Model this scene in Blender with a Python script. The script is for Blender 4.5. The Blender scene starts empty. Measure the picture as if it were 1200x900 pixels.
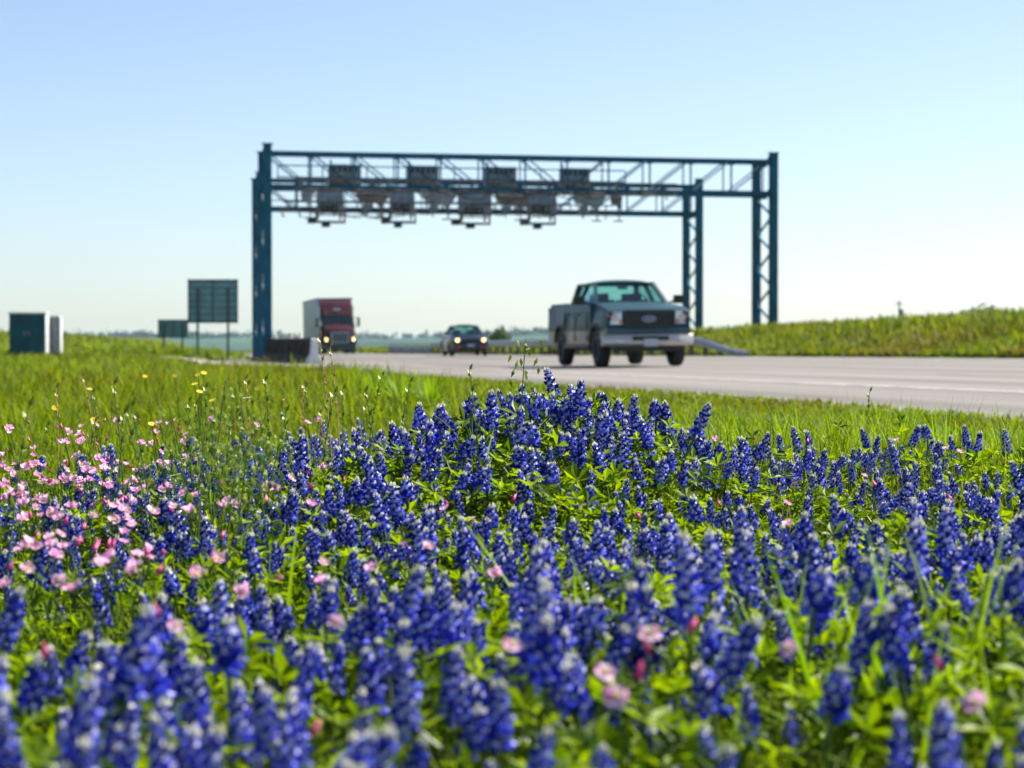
import bpy, bmesh, math, random
import numpy as np
from mathutils import Vector, Matrix

random.seed(7)
rng = np.random.default_rng(11)
SC = bpy.context.scene
COL = SC.collection
R = math.radians

# ------------------------------------------------------------------ frame of the place
CH = 0.563                   # camera height above the road plane
F = 2667.0                   # focal length in photo pixels (80 mm on a 36 mm frame, 1200 px wide)
HY = 400.0                   # horizon row
def at(px, py, d):           # a point d metres away along the view axis
    return Vector(((px - 600) / F * d, d, CH + (HY - py) / F * d))
DX, DY = -0.1961, 0.9806     # the road runs away along this direction
NX, NY = 0.9806, 0.1961
THETA = math.asin(0.1961)
def st(s, t):                # road coordinates (across, along) -> x, y
    return s * NX + t * DX, s * NY + t * DY

def sst(a, b, x):
    t = np.clip((np.asarray(x, float) - a) / (b - a), 0, 1)
    return t * t * (3 - 2 * t)

def wob(x, y, k, seed=0.0):
    return (np.sin(x * k + 1.3 + seed) * np.cos(y * k * 0.83 + 0.7 + seed * 2) +
            0.5 * np.sin(x * k * 2.3 + y * k * 1.7 + 2.1 + seed) +
            0.25 * np.cos(x * k * 4.1 - y * k * 3.7 + seed * 3)) / 1.75

E0 = 6.1
def sedge(t):                # near edge of the pavement, drifting right beyond the gantry
    return E0 + (10.5 - E0) * sst(94, 126, t)

def zroad(x, y):
    t = DX * x + DY * y
    return 0.015 * np.clip(x, -40, 40) - 0.0012 * np.clip(t - 20, 0, 150) - 3.2 * sst(170, 800, t)

def hz(x, y):
    x = np.asarray(x, float); y = np.asarray(y, float)
    s = NX * x + NY * y; t = DX * x + DY * y
    d = np.hypot(x, y)
    zr = zroad(x, y)
    # verge and meadow on the near side
    e_ = sedge(t)
    left = 0.015 * np.maximum(x, -8) - 3.2 * sst(170, 800, t)
    left = left + 0.165 * np.exp(-((x - 0.06) / 0.40) ** 2 - ((y - 5.3) / 0.75) ** 2)
    left = left + 0.060 * np.exp(-((s - 2.6) / 0.85) ** 2) * sst(40, 15, y) * sst(2.0, 7.0, y)
    left = left - 0.03 * sst(3.2, 5.0, s) * sst(70, 40, y)
    left = left + 0.13 * sst(5, -5, s) * sst(40, 85, y)
    left = left + 0.16 * sst(92, 116, y) * sst(e_ - 0.5, e_ - 3.5, s) * (1 - sst(160, 300, t))
    left = left + 0.80 * sst(-19.0, -28, x) * sst(70, 112, y) * (1 - sst(200, 420, y))
    left = left + 0.025 * wob(x, y, 0.9) * sst(1.0, 5.0, d) + 0.05 * wob(x, y, 0.21, 2.0) * sst(12, 40, d)
    e = sedge(t); wl = sst(e - 0.15, e - 1.5, s)
    # embankment beyond the far edge
    E = np.interp(t, [-60, 30, 58, 92, 124, 150, 400], [1.6, 1.25, 1.00, 0.78, 0.40, 0.05, 0.0])
    right = zr + E * sst(23.3, 27.6, s) + 0.02 * np.clip(s - 27.6, 0, 30) * (E > 0.1)
    right = right + 0.07 * wob(x, y, 0.55, 1.0) * sst(25.5, 29, s)
    wr = sst(22.6, 23.4, s)
    z = (zr - 0.02) * (1 - wl) * (1 - wr) + left * wl + right * wr
    # distant ridge
    a = np.arctan2(x, y)
    ridge = 7.2 + 1.5 * np.sin(a * 17 + 0.4) + 0.9 * np.sin(a * 43 + 1.0) + 0.5 * np.sin(a * 101)
    z = z + (ridge + 2.0) * sst(1500, 2500, d)
    z = np.where(s > 30, np.maximum(z, z), z)
    return z

def gz(x, y):
    return float(hz(np.array([x]), np.array([y]))[0])

# ------------------------------------------------------------------ materials
def new_mat(name):
    m = bpy.data.materials.new(name); m.use_nodes = True
    nt = m.node_tree; nt.nodes.clear()
    return m, nt, nt.nodes, nt.links

def mat(name, col, rough=0.5, metal=0.0, var=0.12, scale=6.0, coat=0.0, spec=0.5, bump=0.0, col2=None, bscale=None, emit=None, estr=0.0):
    m, nt, N, L = new_mat(name)
    out = N.new('ShaderNodeOutputMaterial'); b = N.new('ShaderNodeBsdfPrincipled')
    L.new(b.outputs[0], out.inputs[0])
    b.inputs['Roughness'].default_value = rough; b.inputs['Metallic'].default_value = metal
    b.inputs['Coat Weight'].default_value = coat; b.inputs['Coat Roughness'].default_value = 0.05
    b.inputs['Specular IOR Level'].default_value = spec
    tc = N.new('ShaderNodeTexCoord')
    nz = N.new('ShaderNodeTexNoise'); nz.inputs['Scale'].default_value = scale; nz.inputs['Detail'].default_value = 6
    nz.inputs['Roughness'].default_value = 0.62
    L.new(tc.outputs['Object'], nz.inputs['Vector'])
    rp = N.new('ShaderNodeValToRGB')
    c2 = col2 or tuple(c * (1 - 2.2 * var) for c in col)
    c1 = tuple(min(1, c * (1 + var)) for c in col)
    rp.color_ramp.elements[0].color = (*c2, 1); rp.color_ramp.elements[1].color = (*c1, 1)
    rp.color_ramp.elements[0].position = 0.32; rp.color_ramp.elements[1].position = 0.62
    L.new(nz.outputs['Fac'], rp.inputs[0]); L.new(rp.outputs[0], b.inputs['Base Color'])
    if bump:
        n2 = N.new('ShaderNodeTexNoise'); n2.inputs['Scale'].default_value = bscale or scale * 8; n2.inputs['Detail'].default_value = 4
        L.new(tc.outputs['Object'], n2.inputs['Vector'])
        bp = N.new('ShaderNodeBump'); bp.inputs['Strength'].default_value = bump; bp.inputs['Distance'].default_value = 0.02
        L.new(n2.outputs['Fac'], bp.inputs['Height']); L.new(bp.outputs[0], b.inputs['Normal'])
    if emit:
        b.inputs['Emission Color'].default_value = (*emit, 1); b.inputs['Emission Strength'].default_value = estr
    return m

def leaf_mat(name, c1, c2, dry=None, dry_scale=0.3, dry_pos=(0.52, 0.68), trans=0.45, tint=(1.25, 1.15, 0.6), rough=0.45, spec=0.35):
    m, nt, N, L = new_mat(name)
    out = N.new('ShaderNodeOutputMaterial')
    geo = N.new('ShaderNodeNewGeometry')
    rp = N.new('ShaderNodeValToRGB')
    rp.color_ramp.elements[0].color = (*c1, 1); rp.color_ramp.elements[1].color = (*c2, 1)
    L.new(geo.outputs['Random Per Island'], rp.inputs[0])
    colr = rp.outputs[0]
    if dry:
        nz = N.new('ShaderNodeTexNoise'); nz.inputs['Scale'].default_value = dry_scale; nz.inputs['Detail'].default_value = 5
        L.new(geo.outputs['Position'], nz.inputs['Vector'])
        r2 = N.new('ShaderNodeValToRGB')
        r2.color_ramp.elements[0].position = dry_pos[0]; r2.color_ramp.elements[1].position = dry_pos[1]
        L.new(nz.outputs['Fac'], r2.inputs[0])
        mx = N.new('ShaderNodeMix'); mx.data_type = 'RGBA'
        L.new(r2.outputs[0], mx.inputs[0]); L.new(colr, mx.inputs[6]); mx.inputs[7].default_value = (*dry, 1)
        colr = mx.outputs[2]
    b = N.new('ShaderNodeBsdfPrincipled'); b.inputs['Roughness'].default_value = rough; b.inputs['Specular IOR Level'].default_value = spec
    L.new(colr, b.inputs['Base Color'])
    tm = N.new('ShaderNodeMix'); tm.data_type = 'RGBA'; tm.blend_type = 'MULTIPLY'; tm.inputs[0].default_value = 1.0
    L.new(colr, tm.inputs[6]); tm.inputs[7].default_value = (*tint, 1)
    tr = N.new('ShaderNodeBsdfTranslucent'); L.new(tm.outputs[2], tr.inputs['Color'])
    ms = N.new('ShaderNodeMixShader'); ms.inputs[0].default_value = trans
    L.new(b.outputs[0], ms.inputs[1]); L.new(tr.outputs[0], ms.inputs[2]); L.new(ms.outputs[0], out.inputs[0])
    return m

def glass_mat(name, tint, trans=0.6):
    m, nt, N, L = new_mat(name)
    out = N.new('ShaderNodeOutputMaterial')
    t = N.new('ShaderNodeBsdfTransparent'); t.inputs[0].default_value = (*tint, 1)
    g = N.new('ShaderNodeBsdfGlossy'); g.inputs['Roughness'].default_value = 0.02
    g.inputs['Color'].default_value = (0.9, 0.95, 1, 1)
    lw = N.new('ShaderNodeLayerWeight'); lw.inputs['Blend'].default_value = 0.5
    pw = N.new('ShaderNodeMath'); pw.operation = 'POWER'; pw.inputs[1].default_value = 4.0; L.new(lw.outputs['Facing'], pw.inputs[0])
    ma = N.new('ShaderNodeMath'); ma.operation = 'MULTIPLY_ADD'; ma.inputs[1].default_value = 0.55; ma.inputs[2].default_value = 0.03; L.new(pw.outputs[0], ma.inputs[0])
    ms = N.new('ShaderNodeMixShader'); L.new(ma.outputs[0], ms.inputs[0])
    L.new(t.outputs[0], ms.inputs[1]); L.new(g.outputs[0], ms.inputs[2]); L.new(ms.outputs[0], out.inputs[0])
    return m

M = {}
M['steel'] = mat('gantry_steel', (0.004, 0.105, 0.185), 0.6, 0.0, 0.16, 1.5, spec=0.2, bump=0.05)
M['steel_light'] = mat('sunlit_lacing', (0.30, 0.38, 0.42), 0.4, 0.5, 0.15, 3)  # pale copy of the steel: sunlight painted into lacing and bracing
M['housing'] = mat('grey_housing', (0.23, 0.26, 0.28), 0.5, 0.1, 0.2, 4)
M['bracket'] = mat('weathered_bracket', (0.19, 0.14, 0.115), 0.6, 0.3, 0.25, 6)
M['orange'] = mat('orange_connector', (0.42, 0.16, 0.05), 0.5, 0, 0.3, 12)
M['black'] = mat('black_plastic', (0.012, 0.013, 0.015), 0.5, 0, 0.15, 10)
M['lens'] = mat('lens_glass', (0.01, 0.012, 0.02), 0.08, 0, 0.1, 10, coat=1)
M['sign_back'] = mat('sign_back_aluminium', (0.145, 0.30, 0.335), 0.55, 0.0, 0.10, 2)
M['sign_rib'] = mat('sign_rib', (0.04, 0.085, 0.10), 0.5, 0.4, 0.12, 4)
M['cabinet'] = mat('cabinet_paint', (0.008, 0.080, 0.120), 0.6, 0.0, 0.12, 2, spec=0.2)
M['cab_white_lit'] = mat('cabinet_white_sunlit', (0.50, 0.52, 0.52), 0.45, 0, 0.06, 3)  # white cabinet parts, and sunlight painted onto the teal cabinet's side
M['cab_grey'] = mat('cabinet_grey', (0.20, 0.21, 0.24), 0.5, 0, 0.12, 3)
M['concrete'] = mat('barrier_concrete', (0.075, 0.058, 0.045), 0.95, 0, 0.3, 2.2, bump=0.3, col2=(0.028, 0.022, 0.018), spec=.1)
M['white_paint'] = mat('white_barrier_paint', (0.80, 0.81, 0.80), 0.6, 0, 0.08, 5)
M['yellow_post'] = mat('yellow_post', (0.62, 0.46, 0.08), 0.6, 0, 0.15, 8)
M['galv'] = mat('galvanised_rail', (0.36, 0.39, 0.43), 0.42, 0.65, 0.15, 2.5)
M['wood'] = mat('post_wood', (0.16, 0.12, 0.085), 0.85, 0, 0.25, 8)
# vehicles
M['blue_paint'] = mat('truck_blue_paint', (0.012, 0.046, 0.066), 0.45, 0.0, 0.04, 2, coat=0.12, spec=.18)
M['pewter'] = mat('truck_pewter_paint', (0.27, 0.235, 0.22), 0.42, 0.2, 0.05, 2, coat=0.2)
M['chrome'] = mat('bumper_chrome', (0.60, 0.54, 0.49), 0.30, 0.60, 0.04, 3)
M['navy_paint'] = mat('sedan_navy_paint', (0.006, 0.012, 0.032), 0.35, 0.1, 0.05, 2, coat=0.35)
M['maroon'] = mat('cab_maroon_paint', (0.034, 0.0010, 0.010), 0.6, 0.0, 0.06, 1.5, coat=0.0, spec=.10)
M['trailer'] = mat('trailer_skin', (0.42, 0.48, 0.50), 0.4, 0.1, 0.08, 0.8)
M['fairing'] = mat('pale_fairing', (0.34, 0.44, 0.55), 0.35, 0.1, 0.08, 2, coat=0.5)
M['rubber'] = mat('tyre_rubber', (0.014, 0.014, 0.015), 0.85, 0, 0.2, 12)
M['rim'] = mat('alloy_rim', (0.42, 0.47, 0.54), 0.35, 0.30, 0.08, 6)
M['seat'] = mat('seat_cloth', (0.025, 0.035, 0.045), 0.9, 0, 0.2, 9)
M['glass'] = glass_mat('window_glass', (0.66, 0.86, 0.84))
M['dark_glass'] = mat('dark_windscreen', (0.008, 0.016, 0.022), 0.06, 0, 0.1, 2, coat=1)
M['lampglass'] = mat('headlamp_lens', (0.62, 0.68, 0.72), 0.12, 0.25, 0.12, 14, coat=1)
M['amber'] = mat('amber_lens', (0.72, 0.16, 0.03), 0.2, 0, 0.1, 12, coat=0.6)
M['lamp_on'] = mat('lit_headlamp', (0.9, 0.8, 0.55), 0.3, 0, 0.05, 8, emit=(1.0, 0.70, 0.22), estr=1.7)
M['plate'] = mat('number_plate', (0.50, 0.55, 0.62), 0.4, 0, 0.2, 40)
M['badge'] = mat('badge_blue', (0.02, 0.07, 0.28), 0.3, 0, 0.05, 8, coat=0.6)
M['red_lens'] = mat('red_fog_trim', (0.55, 0.05, 0.02), 0.3, 0, 0.1, 8, coat=0.5)
# plants
M['petal_blue'] = leaf_mat('bluebonnet_petal', (0.006, 0.014, 0.18), (0.036, 0.056, 0.55), trans=0.42, tint=(0.9, 1.0, 1.25), rough=0.45, spec=0.22)
_r = [n for n in M['petal_blue'].node_tree.nodes if n.type == 'VALTORGB'][0].color_ramp
_r.elements[1].position = 0.66; _e = _r.elements.new(1.0); _e.color = (0.32, 0.34, 0.88, 1)  # pale end of the ramp: sunlit highlights painted into random petals
M['petal_white'] = leaf_mat('bluebonnet_spot', (0.62, 0.62, 0.78), (0.88, 0.86, 0.88), trans=0.3, tint=(1, 1, 1))
M['bud_pale'] = leaf_mat('bluebonnet_bud', (0.70, 0.70, 0.54), (0.86, 0.86, 0.78), trans=0.5, tint=(1.0, 1.0, 0.95))
M['leaf'] = leaf_mat('lupine_leaf', (0.016, 0.060, 0.002), (0.205, 0.320, 0.004), trans=0.52, tint=(1.45, 1.3, 0.15), spec=.16)
M['stem'] = leaf_mat('plant_stem', (0.05, 0.11, 0.02), (0.10, 0.16, 0.03), trans=0.15)
M['pink'] = leaf_mat('primrose_petal', (0.66, 0.17, 0.46), (0.93, 0.72, 0.85), trans=0.45, tint=(1.1, 0.9, 1.05))
M['bud_pink'] = leaf_mat('primrose_bud', (0.62, 0.05, 0.22), (0.78, 0.16, 0.36), trans=0.3, tint=(1, 0.9, 1))
M['yellow'] = leaf_mat('yellow_petal', (0.85, 0.62, 0.02), (0.90, 0.72, 0.05), trans=0.3, tint=(1, 1, 0.8))
M['throat'] = leaf_mat('primrose_throat', (0.70, 0.66, 0.22), (0.80, 0.78, 0.40), trans=0.4, tint=(1, 1, 0.8))
M['grass'] = leaf_mat('meadow_blade', (0.035, 0.085, 0.002), (0.205, 0.280, 0.004), dry=(0.11, 0.105, 0.012), dry_scale=0.30, dry_pos=(0.48, 0.70), trans=0.48, tint=(1.35, 1.25, 0.2), spec=0.10, rough=.6)
M['bank_grass'] = leaf_mat('bank_blade', (0.045, 0.095, 0.004), (0.19, 0.24, 0.008), dry=(0.135, 0.125, 0.025), dry_scale=0.22, dry_pos=(0.46, 0.72), trans=0.45, tint=(1.3, 1.2, 0.35), spec=0.12, rough=.6)
M['broad'] = leaf_mat('broad_blade', (0.10, 0.22, 0.008), (0.21, 0.35, 0.012), trans=0.5, tint=(1.4, 1.25, 0.35), rough=0.5, spec=0.2)
M['oat'] = leaf_mat('oat_spikelet', (0.15, 0.26, 0.04), (0.36, 0.44, 0.12), trans=0.55, tint=(1.35, 1.25, 0.7))
M['straw'] = leaf_mat('dry_straw', (0.42, 0.32, 0.12), (0.60, 0.50, 0.24), trans=0.4, tint=(1.1, 1.0, 0.7))
M['bush'] = leaf_mat('bush_leaf', (0.03, 0.07, 0.012), (0.07, 0.12, 0.02), trans=0.3)
M['wood_far'] = leaf_mat('far_tree_leaf', (0.006, 0.020, 0.014), (0.015, 0.035, 0.02), trans=0.1, spec=.05)  # teal of the haze mixed into the leaf colour

def ground_mat():
    m, nt, N, L = new_mat('meadow_ground')
    out = N.new('ShaderNodeOutputMaterial'); b = N.new('ShaderNodeBsdfPrincipled'); L.new(b.outputs[0], out.inputs[0])
    b.inputs['Roughness'].default_value = 0.95; b.inputs['Specular IOR Level'].default_value = 0.1
    geo = N.new('ShaderNodeNewGeometry')
    def noise(sc, det=6):
        n = N.new('ShaderNodeTexNoise'); n.inputs['Scale'].default_value = sc; n.inputs['Detail'].default_value = det
        L.new(geo.outputs['Position'], n.inputs['Vector']); return n
    n1 = noise(0.25, 8); n2 = noise(9.0, 6); n3 = noise(0.006, 5)
    r1 = N.new('ShaderNodeValToRGB')
    for p, c in ((0.30, (0.075, 0.115, 0.012)), (0.52, (0.10, 0.14, 0.016)), (0.68, (0.14, 0.115, 0.035))):
        e = r1.color_ramp.elements.new(p); e.color = (*c, 1)
    r1.color_ramp.elements.remove(r1.color_ramp.elements[0]); r1.color_ramp.elements.remove(r1.color_ramp.elements[-1])
    L.new(n1.outputs['Fac'], r1.inputs[0])
    r2 = N.new('ShaderNodeValToRGB'); r2.color_ramp.elements[0].color = (0.35, 0.35, 0.35, 1); r2.color_ramp.elements[1].color = (1.1, 1.1, 1.1, 1)
    r2.color_ramp.elements[0].position = 0.3; r2.color_ramp.elements[1].position = 0.7
    L.new(n2.outputs['Fac'], r2.inputs[0])
    mx = N.new('ShaderNodeMix'); mx.data_type = 'RGBA'; mx.blend_type = 'MULTIPLY'; mx.inputs[0].default_value = 1
    L.new(r1.outputs[0], mx.inputs[6]); L.new(r2.outputs[0], mx.inputs[7])
    # distant fields: darker woods and pale pasture, both tinted with the blue of haze
    r3 = N.new('ShaderNodeValToRGB'); r3.color_ramp.elements[0].color = (0.010, 0.032, 0.025, 1); r3.color_ramp.elements[1].color = (0.035, 0.075, 0.05, 1)
    r3.color_ramp.elements[0].position = 0.42; r3.color_ramp.elements[1].position = 0.58
    L.new(n3.outputs['Fac'], r3.inputs[0])
    ln = N.new('ShaderNodeVectorMath'); ln.operation = 'LENGTH'; L.new(geo.outputs['Position'], ln.inputs[0])
    mr = N.new('ShaderNodeMapRange'); mr.inputs[1].default_value = 230; mr.inputs[2].default_value = 420
    L.new(ln.outputs['Value'], mr.inputs[0])
    m2 = N.new('ShaderNodeMix'); m2.data_type = 'RGBA'
    L.new(mr.outputs[0], m2.inputs[0]); L.new(mx.outputs[2], m2.inputs[6]); L.new(r3.outputs[0], m2.inputs[7])
    L.new(m2.outputs[2], b.inputs['Base Color'])
    bp = N.new('ShaderNodeBump'); bp.inputs['Strength'].default_value = 0.6; bp.inputs['Distance'].default_value = 0.05
    L.new(n2.outputs['Fac'], bp.inputs['Height']); L.new(bp.outputs[0], b.inputs['Normal'])
    return m

def road_mat():
    m, nt, N, L = new_mat('pale_asphalt')
    out = N.new('ShaderNodeOutputMaterial'); b = N.new('ShaderNodeBsdfPrincipled'); L.new(b.outputs[0], out.inputs[0])
    b.inputs['Roughness'].default_value = 0.85; b.inputs['Specular IOR Level'].default_value = 0.25
    uv = N.new('ShaderNodeUVMap')          # u across the road in metres, v along
    mp = N.new('ShaderNodeMapping'); mp.inputs['Scale'].default_value = (1.0, 0.04, 1)
    L.new(uv.outputs[0], mp.inputs[0])
    a = N.new('ShaderNodeTexNoise'); a.inputs['Scale'].default_value = 1.1; a.inputs['Detail'].default_value = 5; L.new(mp.outputs[0], a.inputs['Vector'])
    g = N.new('ShaderNodeTexNoise'); g.inputs['Scale'].default_value = 30; g.inputs['Detail'].default_value = 4; L.new(uv.outputs[0], g.inputs['Vector'])
    r = N.new('ShaderNodeValToRGB'); r.color_ramp.elements[0].color = (0.135, 0.123, 0.113, 1); r.color_ramp.elements[1].color = (0.205, 0.186, 0.171, 1)
    r.color_ramp.elements[0].position = 0.36; r.color_ramp.elements[1].position = 0.62
    L.new(a.outputs['Fac'], r.inputs[0])
    r2 = N.new('ShaderNodeValToRGB'); r2.color_ramp.elements[0].color = (0.72, 0.72, 0.72, 1); r2.color_ramp.elements[1].color = (1.1, 1.1, 1.1, 1)
    L.new(g.outputs['Fac'], r2.inputs[0])
    mx = N.new('ShaderNodeMix'); mx.data_type = 'RGBA'; mx.blend_type = 'MULTIPLY'; mx.inputs[0].default_value = 1
    L.new(r.outputs[0], mx.inputs[6]); L.new(r2.outputs[0], mx.inputs[7])
    # tyre tracks along the lanes, transverse joints, dark patches
    sx = N.new('ShaderNodeSeparateXYZ'); L.new(uv.outputs[0], sx.inputs[0])
    wv = N.new('ShaderNodeMath'); wv.operation = 'MULTIPLY_ADD'; wv.inputs[1].default_value = 3.433; wv.inputs[2].default_value = -1.0; L.new(sx.outputs['X'], wv.inputs[0])
    sn = N.new('ShaderNodeMath'); sn.operation = 'SINE'; L.new(wv.outputs[0], sn.inputs[0])
    jt = N.new('ShaderNodeMath'); jt.operation = 'PINGPONG'; jt.inputs[1].default_value = 2.3; L.new(sx.outputs['Y'], jt.inputs[0])
    jl = N.new('ShaderNodeMath'); jl.operation = 'LESS_THAN'; jl.inputs[1].default_value = 0.03; L.new(jt.outputs[0], jl.inputs[0])
    tk = N.new('ShaderNodeMath'); tk.operation = 'MULTIPLY_ADD'; tk.inputs[1].default_value = 0.09; tk.inputs[2].default_value = 0.93; L.new(sn.outputs[0], tk.inputs[0])
    js = N.new('ShaderNodeMath'); js.operation = 'MULTIPLY_ADD'; js.inputs[1].default_value = -0.35; L.new(jl.outputs[0], js.inputs[0]); L.new(tk.outputs[0], js.inputs[2])
    m3 = N.new('ShaderNodeVectorMath'); m3.operation = 'SCALE'; L.new(mx.outputs[2], m3.inputs[0]); L.new(js.outputs[0], m3.inputs['Scale'])
    L.new(m3.outputs[0], b.inputs['Base Color'])
    bp = N.new('ShaderNodeBump'); bp.inputs['Strength'].default_value = 0.25; bp.inputs['Distance'].default_value = 0.01
    L.new(g.outputs['Fac'], bp.inputs['Height']); L.new(bp.outputs[0], b.inputs['Normal'])
    return m
M['ground'] = ground_mat(); M['road'] = road_mat()
M['marking'] = mat('worn_white_marking', (0.40, 0.39, 0.375), 0.8, 0, 0.2, 1.5)
M['faded_marking'] = mat('faded_marking', (0.25, 0.235, 0.22), 0.85, 0, 0.15, 1.5)
M['gravel'] = mat('pale_gravel', (0.24, 0.215, 0.20), 0.95, 0, 0.25, 3.0, bump=0.6, bscale=40)

# ------------------------------------------------------------------ object helpers
def tag(o, label=None, cat=None, group=None, kind=None):
    if label: o['label'] = label
    if cat: o['category'] = cat
    if group: o['group'] = group
    if kind: o['kind'] = kind
    return o

def thing(name, label, cat, loc=(0, 0, 0), rot=(0, 0, 0), group=None, parent=None):
    o = bpy.data.objects.new(name, None); COL.objects.link(o)
    o.location = loc; o.rotation_euler = rot; o.empty_display_size = 0.2
    return tag(o, label, cat, group)

def link(name, me, parent=None, loc=None):
    o = bpy.data.objects.new(name, me); COL.objects.link(o)
    if parent: o.parent = parent
    if loc: o.location = loc
    return o

def copy_tree(o, parent=None):
    c = o.copy(); COL.objects.link(c); c.parent = parent
    for ch in o.children: copy_tree(ch, c)
    return c

class MB:                        # collects shapes, builds them as ONE mesh object
    def __init__(s): s.v = []; s.f = []; s.m = []
    def add(s, vs, fs, mi=0):
        k = len(s.v); s.v += [tuple(p) for p in vs]
        s.f += [tuple(i + k for i in f) for f in fs]; s.m += [mi] * len(fs); return s
    def box(s, c, h, mi=0, rot=None, taper=1.0):
        vs = []
        for z in (-1, 1):
            q = taper if z > 0 else 1
            for x, y in ((-1, -1), (1, -1), (1, 1), (-1, 1)):
                p = Vector((x * h[0] * q, y * h[1] * q, z * h[2]))
                if rot is not None: p = rot @ p
                vs.append(p + Vector(c))
        return s.add(vs, [(3, 2, 1, 0), (4, 5, 6, 7), (0, 1, 5, 4), (1, 2, 6, 5), (2, 3, 7, 6), (3, 0, 4, 7)], mi)
    def bar(s, a, b, w, h=None, mi=0, n=4, up=None):
        a = Vector(a); b = Vector(b); d = (b - a).normalized(); h = h or w
        up = Vector(up) if up else (Vector((0, 0, 1)) if abs(d.z) < 0.9 else Vector((0, 1, 0)))
        x = d.cross(up).normalized(); y = x.cross(d)
        vs = []
        for p in (a, b):
            for k in range(n):
                an = 2 * math.pi * (k + 0.5) / n; q = 1 / math.cos(math.pi / n) if n == 4 else 1
                vs.append(p + x * (math.cos(an) * w / 2 * q) + y * (math.sin(an) * h / 2 * q))
        fs = [(k, (k + 1) % n, n + (k + 1) % n, n + k) for k in range(n)] + [tuple(reversed(range(n))), tuple(range(n, 2 * n))]
        return s.add(vs, fs, mi)
    def lathe(s, prof, axis='z', c=(0, 0, 0), n=24, mi=0):      # prof: (radius, height)
        vs = []; fs = []
        for r, h in prof:
            for k in range(n):
                an = 2 * math.pi * k / n; ca, sa = r * math.cos(an), r * math.sin(an)
                p = (ca, sa, h) if axis == 'z' else ((h, ca, sa) if axis == 'x' else (ca, h, sa))
                vs.append((p[0] + c[0], p[1] + c[1], p[2] + c[2]))
        for i in range(len(prof) - 1):
            for k in range(n):
                fs.append((i * n + k, i * n + (k + 1) % n, (i + 1) * n + (k + 1) % n, (i + 1) * n + k))
        fs.append(tuple(reversed(range(n)))); fs.append(tuple(range((len(prof) - 1) * n, len(prof) * n)))
        return s.add(vs, fs, mi)
    def pane(s, q, th=0.006, mi=0):                             # a flat pane of real thickness
        q = [Vector(p) for p in q]; n = (q[1] - q[0]).cross(q[-1] - q[0]).normalized() * th
        k = len(q); vs = q + [p + n for p in q]
        fs = [tuple(reversed(range(k))), tuple(range(k, 2 * k))] + [(i, (i + 1) % k, k + (i + 1) % k, k + i) for i in range(k)]
        return s.add(vs, fs, mi)
    def build(s, name, mats, parent=None, bevel=0.0, smooth=None, loc=None):
        if not isinstance(mats, (list, tuple)): mats = [mats]
        me = bpy.data.meshes.new(name); me.from_pydata(s.v, [], s.f)
        for m in mats: me.materials.append(m)
        me.polygons.foreach_set('material_index', s.m)
        bm = bmesh.new(); bm.from_mesh(me)
        bmesh.ops.recalc_face_normals(bm, faces=bm.faces)
        if bevel:
            ed = [e for e in bm.edges if len(e.link_faces) == 2 and e.calc_face_angle(0) > R(32)]
            bmesh.ops.bevel(bm, geom=ed, offset=bevel, segments=2, affect='EDGES', profile=0.6, clamp_overlap=True)
        bm.to_mesh(me); bm.free()
        if smooth or bevel:
            me.shade_smooth(); me.set_sharp_from_angle(angle=R(smooth or 40))
        me.update()
        return link(name, me, parent, loc)

def tri_mesh(name, V, T, mats, midx=None, smooth=False):
    me = bpy.data.meshes.new(name)
    V = np.ascontiguousarray(V, np.float32); T = np.ascontiguousarray(T, np.int32)
    me.vertices.add(len(V)); me.vertices.foreach_set('co', V.ravel())
    me.loops.add(T.size); me.loops.foreach_set('vertex_index', T.ravel())
    me.polygons.add(len(T)); me.polygons.foreach_set('loop_start', np.arange(0, T.size, 3, dtype=np.int32))
    if midx is not None: me.polygons.foreach_set('material_index', np.ascontiguousarray(midx, np.int32))
    me.polygons.foreach_set('use_smooth', np.full(len(T), smooth))
    for m in (mats if isinstance(mats, (list, tuple)) else [mats]): me.materials.append(m)
    me.update(calc_edges=True)
    return me

# ------------------------------------------------------------------ ground, road
def build_ground():
    rings = [0.0, 0.5]
    while rings[-1] < 3000: rings.append(rings[-1] * 1.045 + 0.06)
    rings = np.array(rings[1:])
    ang = np.concatenate([np.linspace(-0.42, 0.42, 150), np.linspace(0.42, 2 * math.pi - 0.42, 70)[1:-1]])
    Rg, A = np.meshgrid(rings, ang, indexing='ij')
    X = Rg * np.sin(A); Y = Rg * np.cos(A); Z = hz(X, Y)
    nr, na = X.shape
    V = np.stack([X.ravel(), Y.ravel(), Z.ravel()], 1)
    i, j = np.meshgrid(np.arange(nr - 1), np.arange(na), indexing='ij')
    a = (i * na + j).ravel(); b = (i * na + (j + 1) % na).ravel(); c = ((i + 1) * na + (j + 1) % na).ravel(); d = ((i + 1) * na + j).ravel()
    T = np.concatenate([np.stack([a, c, b], 1), np.stack([a, d, c], 1)])
    k = len(V); V = np.vstack([V, [[0, 0, gz(0, 0)]]])
    T = np.vstack([T, np.stack([np.arange(na), (np.arange(na) + 1) % na, np.full(na, k)], 1)])
    o = link('ground', tri_mesh('ground', V, T, M['ground'], smooth=True)); tag(o, kind='structure')

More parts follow.
